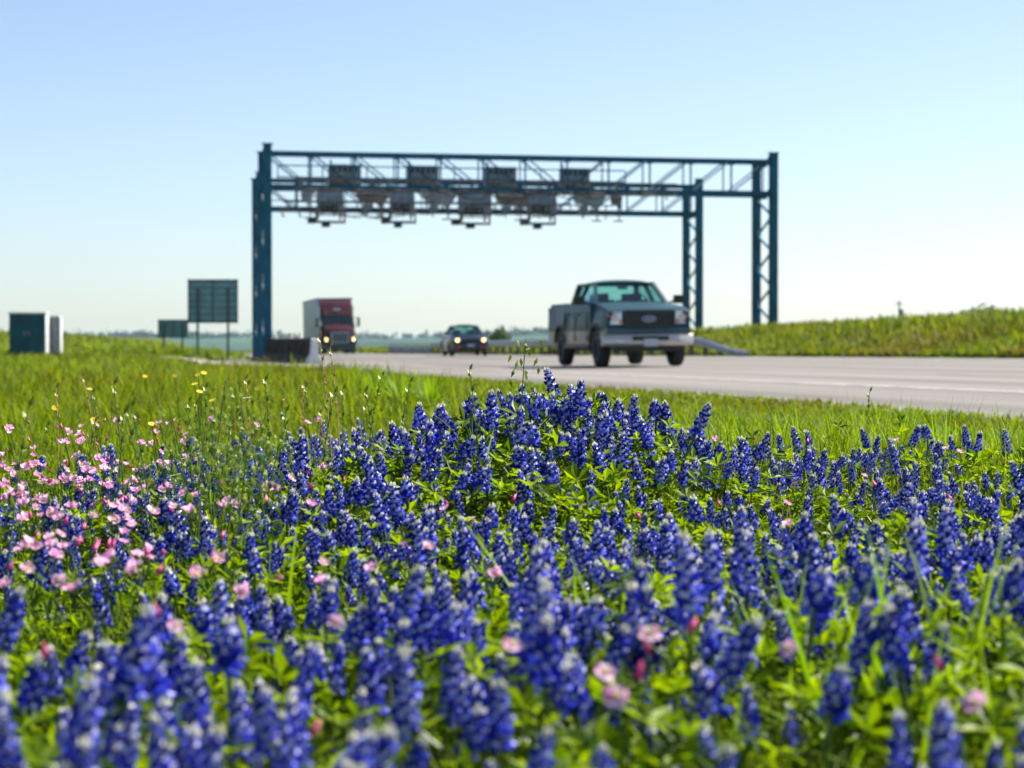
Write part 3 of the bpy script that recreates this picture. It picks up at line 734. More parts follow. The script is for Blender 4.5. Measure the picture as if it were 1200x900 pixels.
def cab_glass(t, c, paint, gl, roof_z, roof_mat, seats):
    """c: dict of greenhouse corner points (half widths, v, z)."""
    (wf, vf, zf), (wt, vt, zt), (wr, vr, zr_), (wb, vb, zb) = c['wsb'], c['wst'], c['rwt'], c['rwb']
    ws = c['side']           # half width at the belt
    # roof
    nx, ny = 9, 8; vs = []; fs = []
    for lay in (0, 1):
        for j in range(ny):
            fv = j / (ny - 1); v = vt - .05 + (vr + .05 - vt + .05) * fv; w = (wt + (wr - wt) * fv) + .015
            edge = math.sin(math.pi * fv) ** .35 if 0 < fv < 1 else 0
            for i in range(nx):
                u = -1 + 2 * i / (nx - 1)
                top = zt + .012 + (roof_z - zt) * (.45 + .55 * edge) * (1 - abs(u) ** 3.2)
                vs.append((u * w, v, top if lay == 0 else zt - .012 + .6 * (top - zt)))
    N_ = nx * ny
    for j in range(ny - 1):
        for i in range(nx - 1):
            a = j * nx + i; fs.append((a, a + 1, a + nx + 1, a + nx)); fs.append((N_ + a + nx, N_ + a + nx + 1, N_ + a + 1, N_ + a))
    rim_ = [i for i in range(nx)] + [j * nx + nx - 1 for j in range(1, ny)] + [(ny - 1) * nx + i for i in range(nx - 2, -1, -1)] + [j * nx for j in range(ny - 2, 0, -1)]
    for k in range(len(rim_)): a, b = rim_[k], rim_[(k + 1) % len(rim_)]; fs.append((a, b, N_ + b, N_ + a))
    MB().add(vs, fs).build('roof', roof_mat, t, smooth=60)
    mb = MB()
    for s_ in (-1, 1):
        mb.bar((s_ * wf, vf, zf - .03), (s_ * wt, vt, zt + .01), .085, .07)
        mb.bar((s_ * wb, vb, zb - .03), (s_ * wr, vr, zr_ + .01), .12, .09)
        for vm in c['pillars']:
            fr = (vm - vt) / (vr - vt); wtop = wt + (wr - wt) * fr
            mb.bar((s_ * (ws - .01), vm, zf - .05), (s_ * wtop, vm + .02, zt + .01), .09, .06, up=(0, 1, 0))
        mb.bar((s_ * wt, vt, zt), (s_ * wr, vr, zr_), .06, .07)
        mb.bar((s_ * wf, vf, zf - .02), (s_ * ws, vf + .35, zf - .02), .05, .05); mb.bar((s_ * ws, vf + .35, zf - .02), (s_ * wb, vb, zb - .02), .05, .05)
    mb.bar((-wt, vt, zt + .005), (wt, vt, zt + .005), .07, .06); mb.bar((-wr, vr, zr_ + .005), (wr, vr, zr_ + .005), .07, .06)
    mb.build('pillar_frame', paint, t)
    MB().pane([(-wf, vf, zf), (wf, vf, zf), (wt, vt, zt), (-wt, vt, zt)]).build('windscreen', gl, t)
    MB().pane([(-wb, vb, zb), (wb, vb, zb), (wr, vr, zr_), (-wr, vr, zr_)]).build('rear_window', gl, t)
    for s_ in (-1, 1):
        MB().pane([(s_ * wf, vf + .04, zf), (s_ * ws, vf + .4, zf), (s_ * wb, vb - .05, zb), (s_ * wr, vr, zr_), (s_ * wt, vt, zt)]).build('side_window', gl, t)
    for v, x in seats:
        sb = MB(); sb.box((x, v, zf - .12), (.25, .08, .22), rot=Matrix.Rotation(R(-12), 3, 'X')); seat = sb.build('seat', M['seat'], t, bevel=.04)
        MB().box((x, v + .03, zf + .17), (.12, .045, .075)).build('headrest', M['seat'], seat, bevel=.03)
    MB().box((0, vf + .42, zf - .01), (ws - .1, .22, .05)).build('dashboard', M['black'], t, bevel=.03)
    sw = MB(); n = 20
    for k in range(n):
        a, b = 2 * math.pi * k / n, 2 * math.pi * (k + 1) / n
        f_ = lambda q: (.37 + .19 * math.cos(q), vf + .72 + .07 * math.sin(q), zf + .03 + .17 * math.sin(q))
        sw.bar(f_(a), f_(b), .03)
    sw.build('steering_wheel', M['black'], t)
    mr = MB().box((0, vt + .12, zt - .09), (.11, .015, .03)).build('rear_view_mirror', M['black'], t)

def mirror(t, x, v, z, w, h, mat_):
    s_ = 1 if x > 0 else -1
    m = MB(); m.box((x, v, z), (w, .07, h)); m.bar((x - s_ * w, v, z - h * .4), (x - s_ * (w + .12), v + .05, z - h * .9), .05)
    o = m.build('side_mirror', mat_, t, bevel=.025)
    MB().box((x, v + .073, z), (w * .85, .004, h * .85)).build('mirror_glass', M['rim'], o)

ROLL = -math.atan(0.015)
def vehicle_root(name, label, cat, px, d):
    p = at(px, 400, d); z = zr_at(p.x, p.y)
    return thing(name, label, cat, (p.x, p.y, z + .002), (0, ROLL, THETA))

def pickup():
    t = vehicle_root('pickup_truck', 'steel blue and tan crew cab pickup driving towards us past the gantry', 'pickup truck', 762, 48.6)
    r = .405; wf, wr = 0.98, 4.50
    def hw(v, z):
        w = 0.985
        if v < .55: w -= .10 * ((.55 - v) / .55) ** 2
        if z > .95: w -= .075 * ((z - .95) / .45) ** 2
        if z < .62: w -= .05 * (.62 - z) / .2
        if z > 1.2 and v < 1.6: w -= .10 * min(1, (z - 1.2) / .2)
        return w
    prof = [(.10, .70), (.09, .92), (.115, 1.18), (.20, 1.245), (.55, 1.30), (1.0, 1.345), (1.42, 1.385), (1.62, 1.40), (4.02, 1.40), (4.04, .9), (4.04, .46), (4.04 - .02, .46)]
    prof = [(.10, .70), (.09, .92), (.115, 1.18), (.20, 1.245), (.55, 1.30), (1.0, 1.345), (1.42, 1.385), (1.62, 1.40), (4.02, 1.40), (4.03, .9), (4.03, .47)] \
        + [(1.45, .47)] + arch(wf, r + .02, .50, .47)[0:] + [(.40, .62)]
    loft('body', prof, hw, [M['blue_paint'], M['pewter']], t, zsplit=[.79], bevel=.03, crown=.018)
    # pickup bed: two outer sides, tailgate, floor
    bprof = [(4.06, .5), (4.06, 1.43), (5.66, 1.43), (5.68, .95), (5.66, .62), (5.10, .55)] + arch(wr, r + .02, .50, .55) + [(4.07, .55)]
    bprof = [(4.06, .56), (4.06, 1.43), (5.66, 1.43), (5.69, .95), (5.66, .60)] + arch(wr, r + .02, .50, .56)
    def bhw(v, z): return hw(v, z)
    bed = MB()
    bed.box((0, 4.86, .86), (.86, .78, .05)); bed.box((0, 4.10, 1.12), (.86, .04, .30)); be = bed.build('bed', M['black'], t)
    for s_ in (-1, 1):
        pf = dense(bprof, .15); n = len(pf); vs = []
        for off in (0, .09):
            for v, z in pf: vs.append((s_ * (hw(v, z) - off), v, z))
        fs = [tuple(range(n)), tuple(reversed(range(n, 2 * n)))] + [(i, (i + 1) % n, n + (i + 1) % n, n + i) for i in range(n)]
        o = MB().add(vs, fs); ob = o.build('bed_side', [M['blue_paint'], M['pewter']], t)
        bm = bmesh.new(); bm.from_mesh(ob.data)
        bmesh.ops.bisect_plane(bm, geom=bm.verts[:] + bm.edges[:] + bm.faces[:], plane_co=(0, 0, .79), plane_no=(0, 0, 1))
        for f in bm.faces:
            if f.calc_center_median().z < .79: f.material_index = 1
        bmesh.ops.triangulate(bm, faces=[f for f in bm.faces if len(f.verts) > 4])
        bm.to_mesh(ob.data); bm.free()
    MB().box((0, 5.66, 1.02), (.88, .035, .40)).build('tailgate', M['blue_paint'], t, bevel=.015)
    MB().box((0, 5.74, .62), (.92, .09, .09)).build('rear_bumper', M['chrome'], t, bevel=.03)
    cab_glass(t, dict(wsb=(.80, 1.52, 1.385), wst=(.655, 2.22, 1.83), rwt=(.655, 3.66, 1.83), rwb=(.76, 3.98, 1.39), side=.895, pillars=(2.86,)), M['blue_paint'], M['glass'], 1.925, M['blue_paint'],
              [(2.55, -.38), (2.55, .38), (3.45, -.38), (3.45, .38)])
    # front end
    g = MB(); g.pane([(-.47, .085, .85), (.47, .085, .85), (.53, .085, 1.185), (-.53, .085, 1.185)], .02)
    gr = g.build('grille', M['black'], t)
    m = MB()
    for k in range(6): m.bar((-.46, .068, .90 + k * .048), (.46, .068, .90 + k * .048), .012)
    for k in range(15): m.bar((-.42 + k * .06, .07, .88), (-.42 + k * .06, .07, 1.16), .010)
    m.build('mesh', M['black'], gr)
    s = MB()
    for a, b in (((-.49, .835), (.49, .835)), ((.49, .835), (.555, 1.20)), ((.555, 1.20), (-.555, 1.20)), ((-.555, 1.20), (-.49, .835))):
        s.bar((a[0], .06, a[1]), (b[0], .06, b[1]), .055, .05)
    s.build('grille_surround', M['blue_paint'], gr, bevel=.012)
    bd = MB().lathe([(1, 0), (1, .012), (.9, .018)], 'y', n=32)
    bd.v = [(x * .145, -.012 * 0 + .052 - y, z * .06 + 1.03) for x, y, z in bd.v]
    b = bd.build('badge', M['badge'], gr, smooth=40)
    rg = MB()
    for k in range(32):
        a0, a1 = 2 * math.pi * k / 32, 2 * math.pi * (k + 1) / 32
        rg.bar((.148 * math.cos(a0), .038, 1.03 + .063 * math.sin(a0)), (.148 * math.cos(a1), .038, 1.03 + .063 * math.sin(a1)), .011)
    rg.build('badge_ring', M['chrome'], b)
    text_mesh('lettering', 'Ford', .085, M['chrome'], b, (0, .031, 1.03), (R(90), 0, 0))
    for s_ in (-1, 1):
        q = [(s_ * .575, .085, .92), (s_ * .87, .13, .92), (s_ * .915, .20, 1.17), (s_ * .59, .095, 1.19)]
        h = MB().pane(q if s_ > 0 else q[::-1], .035).build('headlight', M['lampglass'], t)
        MB().box((s_ * .62, .062, .98), (.035, .02, .04)).build('indicator', M['amber'], h)
        MB().lathe([(.075, .02), (.085, -.01), (.05, -.02)], 'y', (s_ * .74, .09, 1.06), 16).build('reflector', M['chrome'], h)
        MB().box((s_ * .875, .135, 1.05), (.022, .03, .08)).build('marker_light', M['amber'], h)
    # bumper
    bp = MB(); n = 13; vs = []; fs = []
    bpf = [(.02, .70), (-.01, .66), (-.015, .52), (.03, .46)]
    for i in range(n):
        u = -1 + 2 * i / (n - 1); back = .20 * abs(u) ** 3
        for v, z in bpf: vs.append((u * 1.0, v - .06 + back, z))
        for v, z in reversed(bpf): vs.append((u * 1.0, v + .06 + back, z))
    k8 = 8
    for i in range(n - 1):
        for k in range(k8): fs.append((i * k8 + k, i * k8 + (k + 1) % k8, (i + 1) * k8 + (k + 1) % k8, (i + 1) * k8 + k))
    fs.append(tuple(range(k8))); fs.append(tuple(range((n - 1) * k8, n * k8)))
    bo = bp.add(vs, fs).build('front_bumper', M['chrome'], t, smooth=35)
    MB().box((0, -.078, .615), (.40, .012, .048)).build('air_intake', M['black'], bo, bevel=.01)
    for s_ in (-1, 1): MB().box((s_ * .70, -.045, .56), (.065, .03, .035)).build('fog_light', M['lampglass'], bo, bevel=.01)
    MB().box((0, -.095, .525), (.155, .008, .08)).build('number_plate', M['plate'], bo, bevel=.004)
    va = MB(); va.box((0, .16, .775), (.93, .08, .065)); va.build('valance', mat('valance_paint', (.02, .075, .10), .4, .3, .05, 3, coat=.5), t, bevel=.03)
    un = MB(); un.box((0, .35, .41), (.78, .25, .07)); un.box((0, 2.6, .45), (.72, 2.2, .06)); un.bar((-.85, .98, .405), (.85, .98, .405), .10); un.bar((-.85, 4.5, .405), (.85, 4.5, .405), .13)
    un.box((-.12, 4.5, .40), (.14, .16, .14)); un.build('chassis', M['black'], t)
    for s_ in (-1, 1):
        wheel(t, s_ * .83, wf, r, .27); wheel(t, s_ * .83, wr, r, .27)
        mirror(t, s_ * 1.14, 1.78, 1.47, .115, .095, M['black'])
        for v in (2.62, 3.62): MB().box((s_ * .972, v, 1.17), (.012, .09, .018)).build('door_handle', M['black'], t, bevel=.006)
        mb = MB()
        for v in (1.72, 2.90, 3.92): mb.box((s_ * (hw(v, .95) - .008), v, .90), (.011, .005, .34))
        mb.build('door_seam', M['black'], t)
        # lipped wheel arches
        for cx in (wf, wr):
            a = MB(); pts = arch(cx, r + .02, .505, .50, 16)
            for p, q in zip(pts, pts[1:]): a.bar((s_ * (hw(p[0], p[1]) + .005), p[0], p[1]), (s_ * (hw(q[0], q[1]) + .005), q[0], q[1]), .035, .045)
            a.build('wheel_arch', M['black'], t)
        MB().box((s_ * .93, 2.75, .45), (.06, 1.2, .04)).build('side_step', M['black'], t, bevel=.01)
        MB().box((s_ * .90, 5.70, 1.15), (.07, .02, .20)).build('tail_light', M['red_lens'], t, bevel=.01)
pickup()

def sedan():
    t = vehicle_root('car', 'dark navy car with lit headlights driving in the far lane', 'car', 552, 107)
    t.rotation_euler.z = .15
    r = .335; wf, wr = .92, 3.62
    def hw(v, z):
        w = .955
        if v < .7: w -= .22 * ((.7 - v) / .7) ** 2
        if v > 3.9: w -= .16 * ((v - 3.9) / .7) ** 2
        if z > .7: w -= .12 * ((z - .7) / .35) ** 2
        if z < .4: w -= .05 * (.4 - z) / .2
        return w
    prof = [(.06, .30), (.0, .42), (.01, .60), (.10, .74), (.35, .86), (1.0, .98), (1.25, 1.01), (3.85, 1.06), (4.45, 1.03), (4.58, .8), (4.55, .42), (4.35, .27)] \
        + arch(wr, r + .01, .40, .24) + arch(wf, r + .01, .40, .24) + [(.30, .25)]
    loft('body', prof, hw, [M['navy_paint']], t, bevel=.03, crown=.03)
    cab_glass(t, dict(wsb=(.72, 1.12, 1.0), wst=(.56, 1.92, 1.41), rwt=(.56, 3.05, 1.41), rwb=(.66, 3.88, 1.06), side=.83, pillars=(2.35, 3.15)), M['navy_paint'], M['glass'], 1.50, M['navy_paint'],
              [(2.15, -.36), (2.15, .36), (3.0, -.36), (3.0, .36)])
    MB().pane([(-.36, .0, .66), (.36, .0, .66), (.40, .045, .76), (-.40, .045, .76)], .03).build('grille', M['black'], t)
    MB().box((0, -.005, .39), (.42, .02, .07)).build('lower_intake', M['black'], t, bevel=.02)
    MB().box((0, -.035, .50), (.17, .008, .07)).build('number_plate', M['plate'], t, bevel=.004)
    for s_ in (-1, 1):
        q = [(s_ * .48, .035, .68), (s_ * .74, .14, .70), (s_ * .76, .22, .83), (s_ * .52, .12, .80)]
        h = MB().pane(q if s_ > 0 else q[::-1], .05).build('headlight', M['lampglass'], t)
        MB().lathe([(.02, .02), (.085, .0), (.07, -.03), (.02, -.05)], 'y', (s_ * .62, .06, .75), 16).build('bulb', M['lamp_on'], h, smooth=50)
        MB().box((s_ * .58, .03, .41), (.15, .03, .045)).build('fog_light', M['red_lens'], t, bevel=.015)
        wheel(t, s_ * .79, wf, r, .21); wheel(t, s_ * .79, wr, r, .21)
        mirror(t, s_ * 1.0, 1.42, 1.10, .085, .065, M['navy_paint'])
        MB().box((s_ * .70, 4.50, .92), (.16, .05, .07)).build('tail_light', M['red_lens'], t, bevel=.015)
        for v in (2.2, 3.1): MB().box((s_ * .90, v, .90), (.03, .09, .02)).build('door_handle', M['navy_paint'], t)
    MB().box((0, 2.3, .27), (.74, 1.9, .05)).build('underbody', M['black'], t)
sedan()

def semi():
    t = vehicle_root('semi_truck', 'maroon semi truck with white box trailer and lit headlights at left', 'semi truck', 399, 163)
    t.rotation_euler.z = .155
    r = .51
    def hw(v, z):
        w = 1.02
        if v < 1.0: w -= .22 * ((1.0 - v) / 1.0) ** 2
        return w + (.0 if z > 1.2 else .05)
    hood = [(.05, .80), (.02, 1.40), (.10, 1.66), (.40, 1.80), (1.2, 1.96), (1.75, 2.06), (1.80, .80)] + arch(1.15, .52, .64, .78)
    loft('hood', hood, hw, [M['maroon']], t, bevel=.06, crown=.06)
    cabp = [(1.70, .7), (1.70, 2.02), (2.25, 2.86), (4.3, 2.9), (4.3, .7)]
    loft('cab', cabp, lambda v, z: 1.20 - .10 * max(0, (z - 2.0)), [M['maroon']], t, bevel=.05)
    fair = [(2.20, 2.87), (2.35, 3.0), (3.0, 3.62), (3.6, 3.86), (4.4, 3.92), (4.4, 2.87)]
    loft('roof_fairing', fair, lambda v, z: 1.16 - .12 * max(0, (3.2 - v)), [M['maroon']], t, bevel=.06, crown=.05)
    MB().box((0, 2.45, 3.22), (.26, .03, .10)).build('roof_emblem', M['fairing'], t, bevel=.03)
    MB().pane([(-1.05, 1.672, 2.05), (1.05, 1.672, 2.05), (.98, 2.205, 2.84), (-.98, 2.205, 2.84)], .02).build('windscreen', M['dark_glass'], t)
    MB().bar((0, 1.67, 2.06), (0, 2.20, 2.84), .05).build('windscreen_divider', M['black'], t)
    for k in range(5):
        MB().box((-.8 + .4 * k, 2.13, 2.93), (.07, .05, .04)).build('marker_lamp', M['amber'], t, bevel=.01)
    for s_ in (-1, 1):
        MB().pane([(s_ * 1.205, 1.95, 2.05), (s_ * 1.205, 2.85, 2.05), (s_ * 1.13, 2.85, 2.72), (s_ * 1.13, 2.35, 2.72)][::s_], .012).build('side_window', M['dark_glass'], t)
        MB().box((s_ * 1.22, 3.95, 2.15), (.03, .62, 1.35)).build('side_fairing', M['fairing'], t, bevel=.02)  # pale blue colour stands for reflections on the sleeper side
        m = MB(); m.box((s_ * 1.50, 1.95, 2.30), (.10, .07, .34)); m.bar((s_ * 1.5, 1.95, 2.6), (s_ * 1.15, 2.1, 2.62), .05); m.bar((s_ * 1.5, 1.95, 2.02), (s_ * 1.15, 2.1, 2.02), .05)
        m.build('side_mirror', M['black'], t, bevel=.02)
        h = MB().box((s_ * .92, .32, 1.06), (.16, .12, .13)).build('headlight', M['lampglass'], t, bevel=.04)
        MB().lathe([(.02, .02), (.13, .0), (.11, -.04), (.03, -.07)], 'y', (s_ * .93, .20, 1.05), 16).build('bulb', M['lamp_on'], h, smooth=50)
        wheel(t, s_ * 1.02, 1.15, r, .30, 'steel')
        for v in (5.4, 6.7, 17.3, 18.6): wheel(t, s_ * .98, v, r, .52, 'steel')
        fd = MB(); pts = arch(1.15, .52, .66, .62, 12)
        for p, q in zip(pts, pts[1:]): fd.bar((s_ * 1.03, p[0], p[1]), (s_ * 1.03, q[0], q[1]), .36, .07, up=(0, 0, 1))
        fd.build('fender', M['maroon'], t, smooth=50)
        MB().lathe([(.28, 2.5), (.28, 3.9)], 'y', (s_ * 1.0, 0, .62), 18).build('fuel_tank', M['chrome'], t, smooth=40)
    g = MB(); g.pane([(-.56, .02, .84), (.56, .02, .84), (.60, .035, 1.50), (-.60, .035, 1.50)], .03); gr = g.build('grille', M['black'], t)
    m = MB()
    for k in range(5): m.bar((-.44 + .22 * k, -.02, .86), (-.44 + .22 * k, -.01, 1.48), .035)
    m.build('grille_bar', M['fairing'], gr)
    s = MB()
    for a, b in (((-.6, .82), (.6, .82)), ((.6, .82), (.64, 1.54)), ((.64, 1.54), (-.64, 1.54)), ((-.64, 1.54), (-.6, .82))): s.bar((a[0], -.02, a[1]), (b[0], -.02, b[1]), .09, .07)
    s.build('grille_surround', M['fairing'], gr, bevel=.02)
    bp = MB(); bp.box((0, .10, .52), (1.12, .17, .22)); bb = bp.build('front_bumper', M['navy_paint'], t, bevel=.06)
    MB().box((0, -.08, .50), (.5, .015, .08)).build('air_intake', M['black'], bb)
    ch = MB(); ch.box((-.45, 4.6, .75), (.08, 3.6, .14)); ch.box((.45, 4.6, .75), (.08, 3.6, .14)); ch.bar((-.95, 1.15, .51), (.95, 1.15, .51), .12)
    for v in (5.4, 6.7, 17.3, 18.6): ch.bar((-.95, v, .51), (.95, v, .51), .14)
    ch.build('chassis', M['black'], t)
    tb = MB().box((0, 13.0, 2.60), (1.30, 7.9, 1.48)); tr = tb.build('trailer', M['trailer'], t, bevel=.02)
    rb = MB()
    for s_ in (-1, 1):
        for k in range(14): rb.box((s_ * 1.305, 5.7 + k * 1.12, 2.6), (.012, .03, 1.40))
        rb.box((s_ * 1.31, 13, 4.06), (.02, 7.9, .05)); rb.box((s_ * 1.31, 13, 1.16), (.02, 7.9, .07))
    rb.box((0, 5.08, 4.06), (1.3, .02, .05)); rb.build('trailer_rib', M['sign_rib'], tr)
    MB().box((0, 18.0, .95), (.9, 1.6, .16)).build('bogie', M['black'], tr)
    for s_ in (-1, 1): MB().box((s_ * .75, 8.8, .62), (.07, .07, .48)).build('landing_leg', M['black'], tr)
semi()

# ------------------------------------------------------------------ plants: templates (verts, tris, material index)
GA = 2.399963
def merge(parts):
    V = []; T = []; I = []; k = 0
    for v, t, m in parts:
        V.append(np.asarray(v, float)); T.append(np.asarray(t, int) + k); k += len(v)
        I.append(np.full(len(t), m) if np.isscalar(m) else np.asarray(m))
    return np.vstack(V), np.vstack(T), np.concatenate(I)

def rotz(a): c, s = math.cos(a), math.sin(a); return np.array([[c, -s, 0], [s, c, 0], [0, 0, 1.0]])
def roty(a): c, s = math.cos(a), math.sin(a); return np.array([[c, 0, s], [0, 1.0, 0], [-s, 0, c]])
def rotx(a): c, s = math.cos(a), math.sin(a); return np.array([[1.0, 0, 0], [0, c, -s], [0, s, c]])

def floret(age, rr, sw=1.0):
    """one pea flower pointing along +x; age 0 = tip bud, 1 = oldest"""
    L = 0.0065 + 0.0058 * min(1, age * 1.9); w = 0.0025 + 0.0019 * min(1, age * 1.8)
    parts = []
    pod = [(0, 0, 0), (.55 * L, -w, -.0005), (.55 * L, w, -.0005), (.5 * L, 0, w * .9), (.55 * L, 0, -w * 1.1), (L, 0, .0005)]
    pt = [(0, 1, 3), (0, 3, 2), (0, 4, 1), (0, 2, 4), (5, 3, 1), (5, 2, 3), (5, 1, 4), (5, 4, 2)]
    if age < 0.06:
        parts.append((pod, pt, 2)); return merge(parts)
    parts.append((pod, pt, 0))
    b = .0050 + .0032 * min(1, age * 1.7)
    ban = [(.002, 0, .001), (.45 * L, -b * .95, b * .8), (.52 * L, -b * .35, b * 1.45), (.52 * L, b * .35, b * 1.45), (.45 * L, b * .95, b * .8), (.30 * L, 0, b * .8)]
    parts.append((ban, [(0, 1, 5), (1, 2, 5), (2, 3, 5), (3, 4, 5), (4, 0, 5)], 0))
    if rr.random() < 0.88:
        e = .0009
        sp = [(.30 * L + e * 1.5, -b * .44 * sw, b * .58), (.30 * L + e * 1.5, b * .44 * sw, b * .58), (.43 * L + e * 1.5, b * .36 * sw, b * 1.2), (.43 * L + e * 1.5, -b * .36 * sw, b * 1.2)]
        parts.append((sp, [(0, 1, 2), (0, 2, 3)], 1))
    return merge(parts)

def spike_template(seed, L=0.10, n=52, pale=0.0):
    rr = random.Random(seed); parts = []
    for i in range(n):
        f = i / (n - 1); age = 1 - f
        z = L * (f ** .92)
        rad = .0030 + .0018 * (1 - f)
        fl = floret(age if rr.random() > pale * .5 else max(.07, age * .5), rr, 1.0 + 1.1 * pale)
        tilt = -0.10 - 0.95 * f ** 2.2 + rr.uniform(-.25, .25) + (.25 if f < .12 else 0)
        v = fl[0] * rr.uniform(.80, 1.24)
        v = v @ roty(tilt).T @ rotx(rr.uniform(-.25, .25)).T
        v = v + np.array([rad, 0, 0]); a = i * GA + rr.uniform(-.2, .2)
        v = v @ rotz(a).T; v[:, 2] += z
        m = fl[2]
        parts.append((v, fl[1], m))
    # pale pointed tip
    for k in range(4):
        a = k * GA; h = L + .001 + .0013 * k; r0 = .0042 * (1 - k / 8)
        v = np.array([(0, 0, 0), (.0025, .0022, .004), (.0025, -.0022, .004), (.001, 0, .0095)]) ; v = v + [r0 * .6, 0, 0]
        v = v @ rotz(a).T; v[:, 2] += h - .004
        parts.append((v, [(0, 1, 3), (0, 3, 2), (0, 2, 1), (1, 2, 3)], 2))
    # rachis
    rz = [(.0016 * math.cos(q), .0016 * math.sin(q), z) for z in (0, L) for q in (0, 2.09, 4.19)]
    parts.append((rz, [(0, 1, 4), (0, 4, 3), (1, 2, 5), (1, 5, 4), (2, 0, 3), (2, 3, 5)], 3))
    return merge(parts)

def leaf_template(rr, n=None, L=.03):
    """palmate leaf, centre at origin, facing +z"""
    n = n or rr.choice([5, 5, 6, 7]); parts = []
    for k in range(n):
        a = 2 * math.pi * k / n + rr.uniform(-.12, .12); l = L * rr.uniform(.82, 1.12); w = l * .175; up = rr.uniform(.10, .55)
        v = np.array([(0, 0, 0), (.55 * l, -w, .10 * l), (.60 * l, 0, 0), (.55 * l, w, .10 * l), (l, 0, .02 * l)])
        v = v @ roty(-up).T @ rotz(a).T
        parts.append((v, [(0, 1, 2), (0, 2, 3), (1, 4, 2), (2, 4, 3)], 0))
    return merge(parts)

def tube_np(pts, r0, r1, n=4):
    pts = [np.asarray(p, float) for p in pts]; V = []; T = []
    for i, p in enumerate(pts):
        d = pts[min(i + 1, len(pts) - 1)] - pts[max(i - 1, 0)]; d = d / np.linalg.norm(d)
        x = np.cross(d, [0.31, 0.95, 0.05]); x /= np.linalg.norm(x); y = np.cross(d, x); r = r0 + (r1 - r0) * i / (len(pts) - 1)
        for k in range(n): V.append(p + r * (math.cos(2 * math.pi * k / n) * x + math.sin(2 * math.pi * k / n) * y))
    for i in range(len(pts) - 1):
        for k in range(n):
            a, b, c, d_ = i * n + k, i * n + (k + 1) % n, (i + 1) * n + (k + 1) % n, (i + 1) * n + k
            T += [(a, b, c), (a, c, d_)]
    return np.array(V), T

def blade_np(base, az, L, w, lean, curl, seg=5, fold=.25):
    """one arching grass blade with a keel"""
    V = []; T = []; x = 0; z = 0; ang = lean
    dx, dy = math.cos(az), math.sin(az)
    for i in range(seg + 1):
        f = i / seg; ww = w * (1 - f ** 1.8) * (0.7 + .6 * min(1, f * 3) * .5)
        c = np.array([base[0] + dx * x, base[1] + dy * x, base[2] + z]); sd = np.array([-dy, dx, 0])
        if i < seg:
            V += [c - sd * ww / 2, c + np.array([dx * math.cos(ang) * -1, dy * math.cos(ang) * -1, math.sin(ang)]) * -ww * fold * 0 - np.array([0, 0, ww * fold]), c + sd * ww / 2]
        else: V.append(c)
        x += L / seg * math.sin(ang); z += L / seg * math.cos(ang); ang += curl / seg
    for i in range(seg - 1):
        k = i * 3
        T += [(k, k + 1, k + 4), (k, k + 4, k + 3), (k + 1, k + 2, k + 5), (k + 1, k + 5, k + 4)]
    k = (seg - 1) * 3; T += [(k, k + 1, k + 3), (k + 1, k + 2, k + 3)]
    return np.array(V), T

# plant variants for the bluebonnets: (spike, stem, foliage), base at origin
SPM = [M['petal_blue'], M['petal_white'], M['bud_pale'], M['stem']]
variants = []
for k in range(12):
    rr = random.Random(100 + k); HS = (1.0, .72, .86, .64)[k % 4]
    L = rr.uniform(.034, .072); H = rr.uniform(.185, .235)
    sp = spike_template(300 + k, L, int(400 * L) + 11, pale=(0.0, .55, .12)[k % 3])
    bend = (rr.uniform(-.03, .03), rr.uniform(-.03, .03))
    sv, stt = tube_np([(0, 0, 0), (bend[0] * .5, bend[1] * .5, H * .4), (bend[0], bend[1], H * .8), (bend[0] * 1.05, bend[1] * 1.05, H)], .0032, .0022, 5)
    tl = rotx(rr.uniform(-.24, .24)) @ roty(rr.uniform(-.24, .24))
    sp = (sp[0] * [HS, HS, HS ** .5] @ tl.T + [bend[0] * 1.05, bend[1] * 1.05, H - .004], sp[1], sp[2])
    lp = []
    for q in range(11):
        z0 = H * rr.uniform(.1, .82); a = q * GA; reach = rr.uniform(.035, .075); rise = rr.uniform(.02, .05)
        b0 = np.array([bend[0] * z0 / H, bend[1] * z0 / H, z0]); tip = b0 + [math.cos(a) * reach, math.sin(a) * reach, rise]
        pv, pt = tube_np([b0, tip], .0011, .0009, 3); lp.append((pv, pt, 1))
        lv, lt, lm = leaf_template(rr, L=rr.uniform(.024, .034))
        lv = lv @ rotx(rr.uniform(-.5, .5)).T @ roty(rr.uniform(-.3, .7)).T @ rotz(a).T + tip
        lp.append((lv, lt, 0))
    variants.append((sp, (sv, np.array(stt), np.zeros(len(stt), int)), merge(lp), H + L))
VME = []
for k, (sp, stm, lf, hh) in enumerate(variants):
    VME.append((tri_mesh('flower_spike', sp[0], sp[1], SPM, sp[2]), tri_mesh('stem', stm[0], stm[1], M['stem'], smooth=True),
                tri_mesh('foliage', lf[0], lf[1], [M['leaf'], M['stem']], lf[2])))

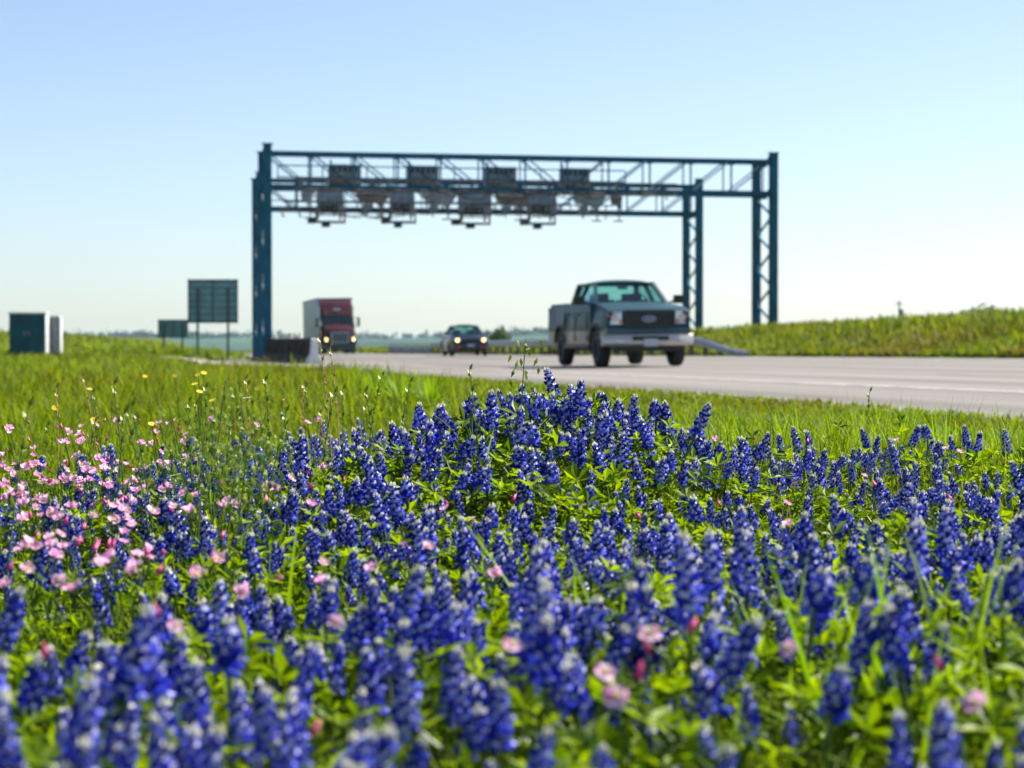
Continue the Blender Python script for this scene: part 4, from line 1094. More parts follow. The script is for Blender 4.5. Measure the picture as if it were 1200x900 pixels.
# ------------------------------------------------------------------ where the bluebonnets stand
def in_blue(x, y):
    """density 0..1 of bluebonnets on the ground plan"""
    d = math.hypot(x, y); a = x / max(y, .1)          # a: -.225 .. .225 across the frame
    far = np.interp(a, [-.30, -.20, -.13, -.08, -.03, .06, .10, .16, .30], [4.6, 4.9, 6.2, 8.0, 6.6, 6.0, 6.3, 6.4, 6.3])
    if d > far: return 0.03 if d < far + 2.0 and a < -.05 else 0.0
    den = 0.86
    if a < -.10 and d > 2.7: den = .45
    if a < -.14 and 2.7 < d < 4.4: den = .16
    if .06 < a < .20 and 2.0 < d < 2.75: den = .30
    if a > .05 and d > 4.7: den *= .5    # broad grass
    if d < 2.6: den *= 1.15
    if a > .07 and d > 3.4: den *= .74
    if d > 5.9: den *= .6
    if abs(x - .06) < .42 and 4.6 < d < 5.9: return .62 if d > 5.15 else .26
    den *= float(np.clip(.58 + 1.35 * wob(np.array(x), np.array(y), 3.1, 5.0) + .5 * wob(np.array(x), np.array(y), 9.0, 2.0), .10, 1))
    return den

def canopy(x, y):                                     # height factor of the plants
    c = 1.0 + .22 * math.exp(-((x - .05) / .42) ** 2 - ((y - 5.3) / .6) ** 2)
    c *= 1 - .07 * float(sst(.05, .10, x / max(y, .1)) * sst(4.2, 5.2, y))
    return c * (.96 + .10 * float(wob(np.array(x), np.array(y), 2.2, 8.0)))

cells = {}
plants = []
def far_enough(x, y, r):
    i, j = int(x / .12), int(y / .12)
    for a in range(i - 1, i + 2):
        for b in range(j - 1, j + 2):
            for (u, v) in cells.get((a, b), ()):
                if (u - x) ** 2 + (v - y) ** 2 < r * r: return False
    cells.setdefault((i, j), []).append((x, y)); return True
prr = random.Random(21)
for _ in range(75000):
    d = math.sqrt(prr.uniform(1.56 ** 2, 8.2 ** 2)); a = prr.uniform(-.46, .46)
    x, y = d * math.sin(a), d * math.cos(a)
    if prr.random() > in_blue(x, y): continue
    r = .072 if d < 2.6 else (.056 if d < 5 else .056)
    if prr.random() < .42: r *= .50                    # clumps of two and three
    if not far_enough(x, y, r): continue
    plants.append((d, x, y, gz(x, y), canopy(x, y) * prr.uniform(.74, 1.12) * float(np.interp(d, [1.7, 2.2, 3.2], [1.02, 1.15, 1.0])), prr.randrange(len(variants)), prr.uniform(0, 6.283)))
plants.sort()
inview = [p for p in plants if abs(p[1] / p[2]) < .235 and (CH - (p[3] + variants[p[5]][3] * p[4])) / p[2] * F < 505]
chosen = set(id(p) for p in inview[:300])
proto = {}
def zone(x, y):
    px = 600 + x / y * F
    side = 'left third' if px < 400 else ('middle third' if px < 800 else 'right third')
    if y < 2.05: return f'soft bluebonnet spike with cream tip in the nearest bottom row, {side} of the field', f'nearest row of bluebonnets, {side}'
    if y < 2.6: return f'blue and white bluebonnet spike just behind the blurred front row, {side}', f'second band of bluebonnets, {side}'
    return f'sharper bluebonnet spike in the middle of the flower field, {side}', f'middle band of bluebonnets, {side}'
for p in inview[:300]:
    d, x, y, z, s, v, rz = p
    lab, grp = zone(x, y)
    if v not in proto:
        o = thing('bluebonnet', lab, 'wildflower', (x, y, z - .01), (0, 0, rz), grp)
        for me, nm in zip(VME[v], ('flower_spike', 'stem', 'foliage')): link(nm, me, o)
        proto[v] = o
    else:
        o = copy_tree(proto[v]); o.location = (x, y, z - .01); o['label'] = lab; o['group'] = grp
    o.rotation_euler = (prr.gauss(0, .15), prr.gauss(0, .15), rz); o.scale = (s, s, s)

def scatter_templates(temps, inst):
    """temps: list of (V, T, I); inst: list of (template, x, y, z, scale, rz, rx, ry)"""
    VV, TT, II = [], [], []; k = 0
    for ti, (V, T, I) in enumerate(temps):
        A = np.array([i[1:] for i in inst if i[0] == ti])
        if not len(A): continue
        x, y, z, s, rz, rx, ry = A.T
        cz, sz, cx, sx, cy, sy = np.cos(rz), np.sin(rz), np.cos(rx), np.sin(rx), np.cos(ry), np.sin(ry)
        O = np.zeros_like(cz); E = np.ones_like(cz)
        Rz = np.stack([np.stack([cz, -sz, O], -1), np.stack([sz, cz, O], -1), np.stack([O, O, E], -1)], 1)
        Rx = np.stack([np.stack([E, O, O], -1), np.stack([O, cx, -sx], -1), np.stack([O, sx, cx], -1)], 1)
        Ry = np.stack([np.stack([cy, O, sy], -1), np.stack([O, E, O], -1), np.stack([-sy, O, cy], -1)], 1)
        RR = Rz @ Rx @ Ry * s[:, None, None]
        P = np.einsum('nij,vj->nvi', RR, V) + np.stack([x, y, z], -1)[:, None, :]
        n = len(A); off = (np.arange(n) * len(V))[:, None, None] + k
        VV.append(P.reshape(-1, 3)); TT.append((T[None] + off).reshape(-1, 3)); II.append(np.tile(I, n)); k += n * len(V)
    return np.vstack(VV), np.vstack(TT), np.concatenate(II)

full = []
for sp, stm, lf, hh in variants:
    full.append(merge([(sp[0], sp[1], sp[2]), (stm[0], stm[1], 3), (lf[0], lf[1], np.where(lf[2] == 0, 4, 3))]))
rest = [(p[5], p[1], p[2], p[3] - .01, p[4], p[6], prr.gauss(0, .15), prr.gauss(0, .15)) for p in plants if id(p) not in chosen]
V, T, I = scatter_templates(full, rest)
o = link('bluebonnet_drift', tri_mesh('bluebonnet_drift', V, T, SPM + [M['leaf']], I))
tag(o, 'mass of smaller bluebonnets at the back of the flower field', 'wildflowers', kind='stuff')
print('bluebonnets', sum(1 for p in inview if p[0]<2.1), sum(1 for p in inview if p[0]<3), len(inview), 'rest', len(rest), 'tris', len(T))

# ------------------------------------------------------------------ lupine foliage cover under the flowers
lrr = random.Random(5)
LT = [leaf_template(lrr, L=.030) for _ in range(8)]
N = 65000
dd = np.sqrt(rng.uniform(1.25 ** 2, 7.2 ** 2, N)); aa = rng.uniform(-.46, .46, N)
X = dd * np.sin(aa); Y = dd * np.cos(aa)
ok = np.array([rng.random() < (min(1, in_blue(x, y) * 1.0 + .42) if y < np.interp(x / y, [-.2, -.1, 0, .2], [4.4, 6.0, 6.2, 6.4]) else .03) for x, y in zip(X, Y)])
X, Y = X[ok], Y[ok]; Z = hz(X, Y)
cn = np.array([canopy(x, y) for x, y in zip(X, Y)])
clump = np.clip(.72 + .5 * wob(X, Y, 6.0, 3.0), .3, 1.15)
Hh = (.03 + .200 * rng.random(len(X)) ** .70) * cn * clump
inst = [(int(rng.integers(8)), X[i], Y[i], Z[i] + Hh[i], rng.uniform(.75, 1.3), rng.uniform(0, 6.28), rng.normal(0, .38), rng.normal(0, .38)) for i in range(len(X))]
inst = inst
V, T, I = scatter_templates(LT, inst)
tag(link('lupine_foliage', tri_mesh('lupine_foliage', V, T, M['leaf'], I)), 'bright green palmate foliage covering the ground under the bluebonnets', 'foliage', kind='stuff')

# ------------------------------------------------------------------ grass
def blades(X, Y, Z, L, W, az, lean, curl, material, name, label, cat='grass'):
    n = len(X)
    dx, dy = np.cos(az), np.sin(az); sx, sy = -dy, dx
    pts = []; x = np.zeros(n); z = np.zeros(n); ang = lean.copy()
    for i in range(4):
        pts.append((x.copy(), z.copy())); x = x + L / 3 * np.sin(ang); z = z + L / 3 * np.cos(ang); ang = ang + curl / 3
    V = np.zeros((n, 7, 3)); ws = (0.75, 1.0, 0.62)
    for i in range(3):
        px, pz = pts[i]; w = W * ws[i] / 2
        V[:, 2 * i] = np.stack([X + dx * px - sx * w, Y + dy * px - sy * w, Z + pz], -1)
        V[:, 2 * i + 1] = np.stack([X + dx * px + sx * w, Y + dy * px + sy * w, Z + pz], -1)
    px, pz = pts[3]; V[:, 6] = np.stack([X + dx * px, Y + dy * px, Z + pz], -1)
    t = np.array([(0, 1, 3), (0, 3, 2), (2, 3, 5), (2, 5, 4), (4, 5, 6)])
    T = (t[None] + (np.arange(n) * 7)[:, None, None]).reshape(-1, 3)
    o = link(name, tri_mesh(name, V.reshape(-1, 3), T, material)); tag(o, label, cat, kind='stuff'); return o

def polar(n, d0, d1, amax):
    d = np.exp(rng.uniform(math.log(d0), math.log(d1), n)); a = rng.uniform(-amax, amax, n)
    return d * np.sin(a), d * np.cos(a), d
# meadow between the flowers and the road
X, Y, D = polar(600000, 4.2, 150, .48)
# tufts: pull blades towards clump centres
S_ = NX * X + NY * Y; T_ = DX * X + DY * Y
edge = sedge(T_) - .15 + .25 * wob(X, Y, 1.7, 4.0)
pad = (S_ > 4.1) & (T_ > 65) & (T_ < 98)
keep = (S_ < edge) & ~(pad & (rng.random(len(X)) < .92))
gap = wob(X, Y, 1.1, 6.0) + .6 * wob(X, Y, 3.3, 7.0)
keep &= rng.random(len(X)) < np.clip(.75 + .45 * gap, .22, 1)
infl = (D < 6.0) & (rng.random(len(X)) < .55); keep &= ~infl
X, Y, D, gap = X[keep], Y[keep], D[keep], gap[keep]
n = len(X)
big = wob(X, Y, .55, 3.0)
L = (.11 + .19 * rng.random(n) ** 1.8) * (1 + .50 * np.clip(gap, -.9, 1.2)) * (1 + .30 * np.clip(big, -1, 1))
L *= np.where(D > 14, 1.1, .80) * np.where(D < 40, np.interp(S_[keep], [2.8, 3.6, 4.6, 6.0], [1, .55, .30, .20]), np.where((T_[keep] > 45) & (T_[keep] < 98), np.interp(S_[keep], [0, 4, 7], [.9, .5, .3]), 1.15))
blades(X, Y, hz(X, Y) - .01, L, np.maximum(.0036, .00062 * D) * rng.uniform(.7, 1.3, n), rng.uniform(0, 6.28, n), rng.uniform(.05, .75, n), rng.uniform(.2, 1.5, n),
       M['grass'], 'meadow_grass', 'bright green meadow grass with dry patches between the flowers and the road')
# short ragged grass along the pavement edge
tt = np.exp(rng.uniform(math.log(5), math.log(90), 26000)); ss = sedge(tt) + .22 - .75 * np.abs(rng.normal(0, .6, len(tt))) + .16 * wob(tt, tt, 2.3, 1.0)
X, Y = st(ss, tt); kp = (Y > 3) & (wob(X, Y, 5.0, 2.0) > -.55) & ~((tt > 68) & (tt < 97)); X, Y = X[kp], Y[kp]; n = len(X); D = np.hypot(X, Y)
blades(X, Y, hz(X, Y) - .005, rng.uniform(.03, .10, n), np.maximum(.004, .0008 * D), rng.uniform(0, 6.28, n), rng.uniform(.1, .9, n), rng.uniform(.2, 1.2, n),
       M['grass'], 'edge_grass', 'short ragged grass creeping over the near pavement edge')
# fine grass among the flowers
X, Y, D = polar(34000, 1.35, 6.5, .48)
n = len(X)
blades(X, Y, hz(X, Y) - .01, rng.uniform(.10, .27, n), rng.uniform(.0022, .0045, n), rng.uniform(0, 6.28, n), rng.uniform(.02, .45, n), rng.uniform(.1, 1.2, n),
       M['grass'], 'fine_grass', 'thin grass growing up between the wildflowers')
# embankment on the far side
tt = np.exp(rng.uniform(math.log(34), math.log(170), 150000)); ss = 23.35 + 22 * rng.random(len(tt)) ** 1.7
X, Y = st(ss, tt); keep = np.abs(X / Y) < .36; X, Y, ss = X[keep], Y[keep], ss[keep]; n = len(X); D = np.hypot(X, Y)
g2 = wob(X, Y, .8, 9.0)
L = (.22 + .30 * rng.random(n) ** 1.8) * (1 + .35 * g2) * np.where(ss < 24.2, .7, 1)
blades(X, Y, hz(X, Y) - .02, L, .00085 * D * rng.uniform(.7, 1.4, n), rng.uniform(0, 6.28, n), rng.uniform(.02, .4, n), rng.uniform(.1, 1.1, n),
       M['bank_grass'], 'embankment_grass', 'tall yellow green grass covering the bank beyond the road')
# strip beyond the semi truck and the guardrail
tt = rng.uniform(120, 330, 26000); ss = rng.uniform(23.4, 60, len(tt)); X, Y = st(ss, tt); n = len(X)
blades(X, Y, hz(X, Y) - .02, rng.uniform(.3, .6, n), rng.uniform(.12, .25, n), rng.uniform(0, 6.28, n), rng.uniform(.02, .4, n), rng.uniform(.1, 1.0, n),
       M['bank_grass'], 'field_grass', 'bright grass strip beyond the far end of the road')

# ------------------------------------------------------------------ pale seedy weeds on the bank, a bush, far woods
def leaf_cloud(n, c, r, size, shape=1.0):
    p = rng.normal(0, 1, (n, 3)); p /= np.linalg.norm(p, axis=1)[:, None]; p *= (rng.random(n) ** .45)[:, None]
    lump = 1 + .35 * np.sin(p[:, 0] * 5 + 1) * np.cos(p[:, 1] * 4) + .2 * np.sin(p[:, 2] * 9)
    p = p * lump[:, None] * np.array(r) + np.array(c)
    q = rng.normal(0, 1, (n, 2, 3)); q /= np.linalg.norm(q, axis=2)[:, :, None]; q *= size * rng.uniform(.6, 1.3, (n, 1, 1))
    V = np.stack([p - q[:, 0], p + q[:, 1] * .5, p + q[:, 0], p - q[:, 1] * .5], 1).reshape(-1, 3)
    k = np.arange(n)[:, None] * 4
    T = np.concatenate([k + np.array([0, 1, 2]), k + np.array([0, 2, 3])])
    return V, T
def bush(label, px, ytop, d, w, group=None):
    p = at(px, ytop, d); zb = gz(p.x, p.y); h = max(.6, p.z - zb)
    t = thing('bush', label, 'bush', (p.x, p.y, zb), group=group)
    V, T = leaf_cloud(900, (0, 0, h * .58), (w / 2, w / 2, h * .46), .11 * h)
    link('crown', tri_mesh('crown', V, T, M['bush']), t)
    sv = [tube_np([(0, 0, -.1), (rng.uniform(-.2, .2) * w, rng.uniform(-.2, .2) * w, h * .35), (rng.uniform(-.4, .4) * w, rng.uniform(-.3, .3) * w, h * .75)], .04 * h, .012 * h, 5) for _ in range(5)]
    V, T, I = merge([(a, b, 0) for a, b in sv]); link('trunk', tri_mesh('trunk', V, T, M['wood']), t)
bush('small dark bush standing behind the guardrail right of the dark car', 586, 387, 165, 1.5)
bush('pale low bush on the crest of the bank at far right', 1152, 361, 82, 1.5)
# far woods along the ridge
n = 2600; a = rng.uniform(-.5, .5, n); d = rng.uniform(2250, 2640, n); x, y = d * np.sin(a), d * np.cos(a)
k = wob(a * 40, d * .004, 1.0, 3.0); kp = rng.random(n) < np.clip(.45 + .6 * k, .1, 1); x, y = x[kp], y[kp]
VV, TT = [], []; off = 0; z = hz(x, y)
for i in range(len(x)):
    hgt = rng.uniform(3.0, 9.0)
    V, T = leaf_cloud(26, (x[i], y[i], z[i] + hgt * .4), (rng.uniform(4, 11), 5, hgt * .55), 2.2)
    VV.append(V); TT.append(T + off); off += len(V)
tag(link('distant_woods', tri_mesh('distant_woods', np.vstack(VV), np.vstack(TT), M['wood_far'])), 'hazy blue line of woods along the distant ridge', 'woods', kind='stuff')

# ------------------------------------------------------------------ pink primroses
def primrose_meshes(seed):
    rr = random.Random(seed); parts = []
    R0 = .0155; cup0 = rr.uniform(.25, 1.05) if seed < 6 else rr.uniform(.12, .4)
    for k in range(4):
        a = k * math.pi / 2 + rr.uniform(-.28, .28); V = []; T = []; cup = cup0 + rr.uniform(-.22, .22); sk = rr.uniform(-.3, .3)
        rows = [(.12, .003), (.5, .0085), (.84, .0130), (1.0, .0100)]
        for f, w in rows:
            r = R0 * f * math.cos(cup * .9); z = R0 * f * math.sin(cup) * (.75 + .35 * f)
            for u in (-1, -.35, .35, 1): V.append((r * (1 - (.06 + .16 * f) * u * u), u * w, z + (.0028 + .003 * sk) * u * u + .0025 * sk * u * f + rr.uniform(-.0016, .0016)))
        for i in range(3):
            for j in range(3):
                q = i * 4 + j; T += [(q, q + 1, q + 5), (q, q + 5, q + 4)]
        parts.append((np.array(V) @ rotz(a).T, T, 0))
    pet = merge(parts)
    cp = []
    for k in range(7):
        v, t = tube_np([(0, 0, .001), (.003 * math.cos(k), .003 * math.sin(k), .008), (.006 * math.cos(k), .006 * math.sin(k), .013)], .0012, .0016, 4); cp.append((v, t, 0))
    cp.append((np.array([(0, 0, .0045), (.004, 0, .002), (0, .004, .002), (-.004, 0, .002), (0, -.004, .002)]), [(0, 1, 2), (0, 2, 3), (0, 3, 4), (0, 4, 1)], 0))
    cen = merge(cp)
    return tri_mesh('petals', *pet[:2], M['pink'], smooth=True), tri_mesh('centre', cen[0] * .72, cen[1], M['throat'])
PV = [primrose_meshes(k) for k in range(9)]
def stem_mesh(seed, h):
    rr = random.Random(seed); b = (rr.uniform(-.03, .03), rr.uniform(-.03, .03))
    v, t = tube_np([(0, 0, -h), (b[0], b[1], -h * .5), (0, 0, -.002)], .0016, .0012, 4); parts = [(v, t, 0)]
    for q in range(5):
        f = rr.uniform(.3, .9); a = rr.uniform(0, 6.28); bl, bt = blade_np((b[0] * .8, b[1] * .8, -h * f), a, rr.uniform(.025, .05), .007, rr.uniform(.5, 1.1), .7, 3, .1)
        parts.append((bl, bt, 1))
    V, T, I = merge(parts); return tri_mesh('stem', V, T, [M['stem'], M['leaf']], I)
SV = [stem_mesh(k, .26) for k in range(4)]
bv = np.array([(.0, 0, 0), (.005, .004, .010), (.005, -.004, .010), (-.005, 0, .010), (.001, 0, .027)])
BUD = tri_mesh('petals', np.vstack([bv]), [(0, 1, 2), (0, 2, 3), (0, 3, 1), (1, 4, 2), (2, 4, 3), (3, 4, 1)], M['bud_pink'], smooth=True)
frr = random.Random(77)
def primrose(x, y, z, s, label, group, bud=False, tilt=None):
    o = thing('primrose' if not bud else 'primrose_bud', label, 'wildflower', (x, y, z), (0, 0, 0), group)
    q = frr.randrange(6) if not tilt else frr.randrange(6, 9)
    head = bpy.data.objects.new('blossom', BUD if bud else PV[q][0]); COL.objects.link(head); head.parent = o
    tx, ty = tilt or (frr.uniform(.2, .9), frr.uniform(-.5, .5))
    head.rotation_euler = (tx, ty, frr.uniform(0, 6.28) if not tilt else 0)
    if not bud: link('centre', PV[q][1], head)
    link('stem', SV[frr.randrange(4)], o)
    o.scale = (s, s, s); return o
def field_primrose(px0, px1, y0, y1, n, dfun, label, group, s=(.8, 1.2), budp=.25):
    for _ in range(n):
        px = frr.uniform(px0, px1); py = frr.uniform(y0, y1) if not callable(y0) else y0(px)
        d = dfun(py) * frr.uniform(.94, 1.06); p = at(px, py, d)
        g = gz(p.x, p.y); z = min(max(p.z, g + .12), g + .40)
        bud = frr.random() < budp
        primrose(p.x, p.y, z, frr.uniform(*s), label if not bud else label.replace('open pink primrose', 'closed magenta primrose bud'), group + (' in bud' if bud else ''), bud)
dist = lambda py: float(np.interp(py, [490, 520, 560, 620, 700, 760, 860], [6.4, 5.6, 4.7, 3.5, 2.6, 2.25, 1.9]))
field_primrose(0, 235, 492, 610, 120, dist, 'small open pink primrose in the dense pink drift at left', 'primroses in the pink drift', (.45, .82))
field_primrose(0, 170, 540, 660, 44, dist, 'open pink primrose scattered at the left edge below the drift', 'primroses at the left edge', (.55, .85))
field_primrose(0, 210, 620, 705, 16, dist, 'open pink primrose low in the grass at lower left', 'primroses at lower left', (.5, .8))
field_primrose(230, 380, 470, 600, 18, dist, 'open pink primrose among bluebonnets left of the centre mound', 'primroses left of the mound', (.55, .85))
field_primrose(120, 420, 540, 700, 22, dist, 'open pink primrose scattered between bluebonnets in the lower left half', 'primroses in the lower left half', (.5, .8), .35)
field_primrose(380, 620, 560, 680, 10, dist, 'open pink primrose between bluebonnets below the centre mound', 'primroses below the mound', (.5, .75), .5)
field_primrose(740, 1180, 500, 620, 14, dist, 'open pink primrose between bluebonnets on the right side', 'primroses on the right', (.5, .8), .4)
for px, py, d, lab, bud, s in ((761, 745, 2.05, 'large pale pink primrose standing upright right of centre', False, .95), (763, 769, 2.03, 'round magenta bud under the large pale primrose', True, .9),
                          (708, 790, 1.95, 'pink primrose leftmost of the foreground pair right of centre', False, .85), (722, 818, 1.88, 'pink primrose with yellow centre at bottom right of centre', False, .95),
                          (748, 800, 1.9, 'long magenta bud beside the foreground pink primroses', True, 1.0), (600, 758, 2.05, 'pale lilac primrose beside a foreground bluebonnet in the middle', False, .8),
                          (364, 868, 1.75, 'small bright pink bud low at bottom left of centre', True, .9), (205, 735, 2.2, 'pink primrose half hidden in the lower left bluebonnets', False, .75),
                          (185, 727, 2.3, 'pink bud left of the half hidden primrose', True, 1.0), (52, 776, 2.1, 'dark pink bud near the lower left corner', True, 1.0),
                          (1145, 828, 1.85, 'pink primrose with yellow throat near the lower right corner', False, .95), (1107, 789, 2.0, 'small dark pink bud above the lower right primrose', True, .9),
                          (806, 746, 2.1, 'bright magenta bud right of the large pale primrose', True, 1.0), (925, 762, 2.05, 'pale pink primrose in front of the broad grass', False, .75),
                          (393, 731, 2.25, 'pink primrose beside the lower left bluebonnet cluster', False, .7)):
    p = at(px, py, d); primrose(p.x, p.y, p.z, s * .74, lab, None, bud, (frr.uniform(.5, 1.1), frr.uniform(-.6, .6)) if not bud else (frr.uniform(-.3, .3), frr.uniform(-.5, .5)))

# ------------------------------------------------------------------ yellow flowers, oats, broad grass, dark stalks
yp = []
for k in range(12):
    a = 2 * math.pi * k / 12; v = np.array([(.004, -.002, 0), (.004, .002, 0), (.017, .0035, .002), (.019, 0, .0015), (.017, -.0035, .002)])
    yp.append((v @ rotz(a).T, [(0, 1, 2), (0, 2, 4), (2, 3, 4)], 0))
YP = tri_mesh('petals', *merge(yp)[:2], M['yellow'])
YC = tri_mesh('disc', np.array([(0, 0, .005), (.005, 0, .001), (.0025, .0043, .001), (-.0025, .0043, .001), (-.005, 0, .001), (-.0025, -.0043, .001), (.0025, -.0043, .001)]),
              [(0, 1, 2), (0, 2, 3), (0, 3, 4), (0, 4, 5), (0, 5, 6), (0, 6, 1)], mat('yellow_disc', (.80, .52, .02), .8))
for k, (px, py, d) in enumerate(((232, 439, 8), (239, 437, 8.2), (228, 450, 7.6), (234, 459, 7.4), (205, 440, 9), (133, 453, 9), (105, 456, 9.5), (249, 469, 7.2), (178, 497, 6.2), (110, 492, 6.5), (170, 441, 11), (64, 478, 8), (302, 455, 8.5))):
    p = at(px, py, d); o = thing('yellow_daisy', 'tiny yellow daisy on a thin stalk in the green meadow at left', 'wildflower', p, group='yellow daisies in the left meadow')
    h = link('blossom', YP, o); h.rotation_euler = (frr.uniform(.3, 1.1), frr.uniform(-.4, .4), 0); link('disc', YC, h)
    sm = link('stem', SV[k % 4], o); sm.scale = (1, 1, (p.z - gz(p.x, p.y)) / .26); o.scale = (.62,) * 3; sm.scale = (1.6, 1.6, (p.z - gz(p.x, p.y)) / .26 / .62)

def oat(name, label, group, px, py, d, bend, dense_=16, dry=False, slim=False):
    """stalk whose seed head tops out at the given height"""
    p = at(px, py, d); g = gz(p.x, p.y); h = p.z - g
    o = thing(name, label, 'wild grass', (p.x - bend * .6, p.y, g - .01), group=group)
    P = lambda f: np.array([bend * .6 * f + bend * .4 * f ** 3, .03 * math.sin(f * 2), h * (f - .04 * abs(bend) * f ** 3)])
    v, t = tube_np([P(f) for f in np.linspace(0, 1, 9)], .0022, .0010, 5)
    link('stalk', tri_mesh('stalk', v, t, M['straw'] if dry else M['stem'], smooth=True), o)
    parts = []; rr = random.Random(int(px * 7 + py))
    head = .38 if h > .35 else .55
    for q in range(dense_):
        f = 1 - head * (q / dense_) * min(1, .28 / (h * head) if not slim else 1); a = q * GA; b0 = P(f); l = rr.uniform(.004, .018) if slim else rr.uniform(.012, .036)
        e = b0 + np.array([math.cos(a) * l, math.sin(a) * l, rr.uniform(-.002, .010)]); tv, tt_ = tube_np([b0, e], .0006, .0005, 3); parts.append((tv, tt_, 0))
        sl = rr.uniform(.016, .024); w = .0048
        sv = np.array([(0, 0, 0), (w, 0, -sl * .4), (-w * .6, w, -sl * .42), (-w * .6, -w, -sl * .42), (0, 0, -sl)]); sv = sv @ rotx(rr.uniform(-.5, .5)).T @ roty(rr.uniform(-.5, .5)).T + e
        if slim: sv = (np.array([(0, 0, 0), (w, 0, sl * .4), (-w * .6, w, sl * .42), (-w * .6, -w, sl * .42), (0, 0, sl)]) @ roty(.45).T @ rotz(a).T) + b0
        parts.append((sv, [(0, 1, 2), (0, 2, 3), (0, 3, 1), (1, 4, 2), (2, 4, 3), (3, 4, 1)], 0))
    V, T, I = merge(parts); link('seed_head', tri_mesh('seed_head', V, T, M['straw'] if dry else M['oat']), o)
    lp = [(lambda r: (r[0], r[1], 0))(blade_np(P(rr.uniform(.05, .45)), rr.uniform(0, 6.28), rr.uniform(.14, .26), .007, rr.uniform(.2, .5), rr.uniform(.6, 1.6))) for _ in range(3)]
    V, T, I = merge(lp); link('leaf', tri_mesh('leaf', V, T, M['grass']), o)
oats = [(253, 440, 4.6, .04), (285, 442, 4.7, -.03), (246, 470, 4.5, .05), (262, 475, 4.4, .03), (240, 488, 4.5, -.04), (272, 484, 4.3, .05), (296, 478, 4.6, .06), (230, 500, 4.2, .03),
        (255, 505, 4.1, -.02), (280, 508, 4.0, .04), (215, 515, 4.2, -.05), (302, 500, 4.2, .05), (210, 470, 4.6, -.06)]
for k, (px, py, d, b) in enumerate(oats):
    oat('wild_oat', 'tallest green wild oat of the left tuft' if k == 0 else ('second tall wild oat standing right of the tallest in the left tuft' if k == 1 else 'green wild oat stalk in the tuft left of the centre mound'),
        None if k < 2 else 'wild oats in the left tuft', px, py, d, b)
oat('wild_oat', 'tall seeded oat stalk rising from the centre mound against the road', None, 612, 392, 5.0, .02, 22)
oat('wild_oat', 'pale dry oat head in front of the semi truck', None, 381, 390, 6.2, -.05, 10, True, True)
oat('wild_oat', 'shorter dry oat head right of the one before the semi truck', None, 393, 402, 6.0, -.04, 8, True, True)
oat('wild_oat', 'slim green oat stalk left of the bluebonnets on the mound', None, 556, 428, 5.0, -.03, 9, False, True)
oat('wild_oat', 'thin bare seeded stalk above the grass edge in front of the road at right', None, 1019, 456, 7.2, .01, 10, False, True)
oat('wild_oat', 'dark thin stalk leaning right near the left edge', None, 166, 470, 4.2, -.06, 6, False, True)
oat('wild_oat', 'long thin stalk at the far left edge of the meadow', None, 14, 470, 3.6, .05, 8, False, True)
oat('wild_oat', 'slender seeded stalk rising left of the pink drift', None, 137, 480, 4.6, .02, 8, False, True)
oat('wild_oat', 'seeded stalk between the left oat tuft and the centre mound', None, 380, 455, 5.0, .05, 9, False, True)

for k in range(26):
    px, py = frr.uniform(0, 470), frr.uniform(425, 505)
    oat('seeded_stalk', 'thin dark seeded stalk standing in the left meadow', 'thin seeded stalks in the left meadow', px, py, frr.uniform(4.2, 8.0), frr.uniform(-.08, .08), frr.randrange(5, 12), frr.random() < .2, True)
for k in range(5):
    px, py = frr.uniform(190, 330), frr.uniform(470, 540)
    oat('wild_oat', 'green wild oat stalk in the tuft left of the centre mound', 'wild oats in the left tuft', px, py, frr.uniform(3.8, 4.7), frr.uniform(-.07, .07), 18)
def broad(label, px, py, d, n, L, W, seed, group=None):
    rr = random.Random(seed); p = at(px, py, d); g = gz(p.x, p.y); parts = []
    for q in range(n):
        bl, bt = blade_np((rr.uniform(-.02, .02), rr.uniform(-.02, .02), 0), rr.uniform(0, 6.28), L * rr.uniform(.7, 1.15), W * rr.uniform(.7, 1.2), rr.uniform(.03, .35), rr.uniform(.2, 1.7), 8, .18); parts.append((bl, bt, 0))
    V, T, I = merge(parts); o = link('grass_clump', tri_mesh('grass_clump', V, T, M['broad'], smooth=True), loc=(p.x, p.y, g - .01)); tag(o, label, 'grass clump', group)
for k, (px, d, n, L, W) in enumerate(((900, 2.30, 10, .34, .012), (945, 2.45, 9, .31, .011), (1000, 2.40, 10, .33, .012), (1060, 2.35, 11, .34, .013), (1110, 2.5, 9, .34, .012), (1165, 2.4, 10, .31, .012),
                                      (850, 2.5, 7, .28, .010), (780, 2.6, 6, .30, .011), (980, 2.15, 8, .27, .010), (1090, 2.15, 8, .28, .011), (1025, 2.7, 8, .30, .010), (720, 2.5, 6, .27, .010), (820, 2.2, 7, .27, .010), (1180, 2.0, 7, .27, .011), (930, 2.8, 8, .30, .010), (1130, 2.9, 8, .32, .010))):
    broad('broad bladed bright grass clump among the bluebonnets on the lower right', px, 700, d, n + 7, L * 1.08, W * 1.05, 40 + k, 'broad grass clumps at lower right')
broad('broad grass blades arching up in front of the centre mound', 690, 600, 3.1, 7, .34, .013, 71)
broad('dark upright grass blades on the left end of the mound', 555, 500, 4.9, 6, .36, .010, 72)
broad('spreading pale grass clump at the left edge of the oat tuft', 320, 600, 3.4, 8, .32, .009, 73)
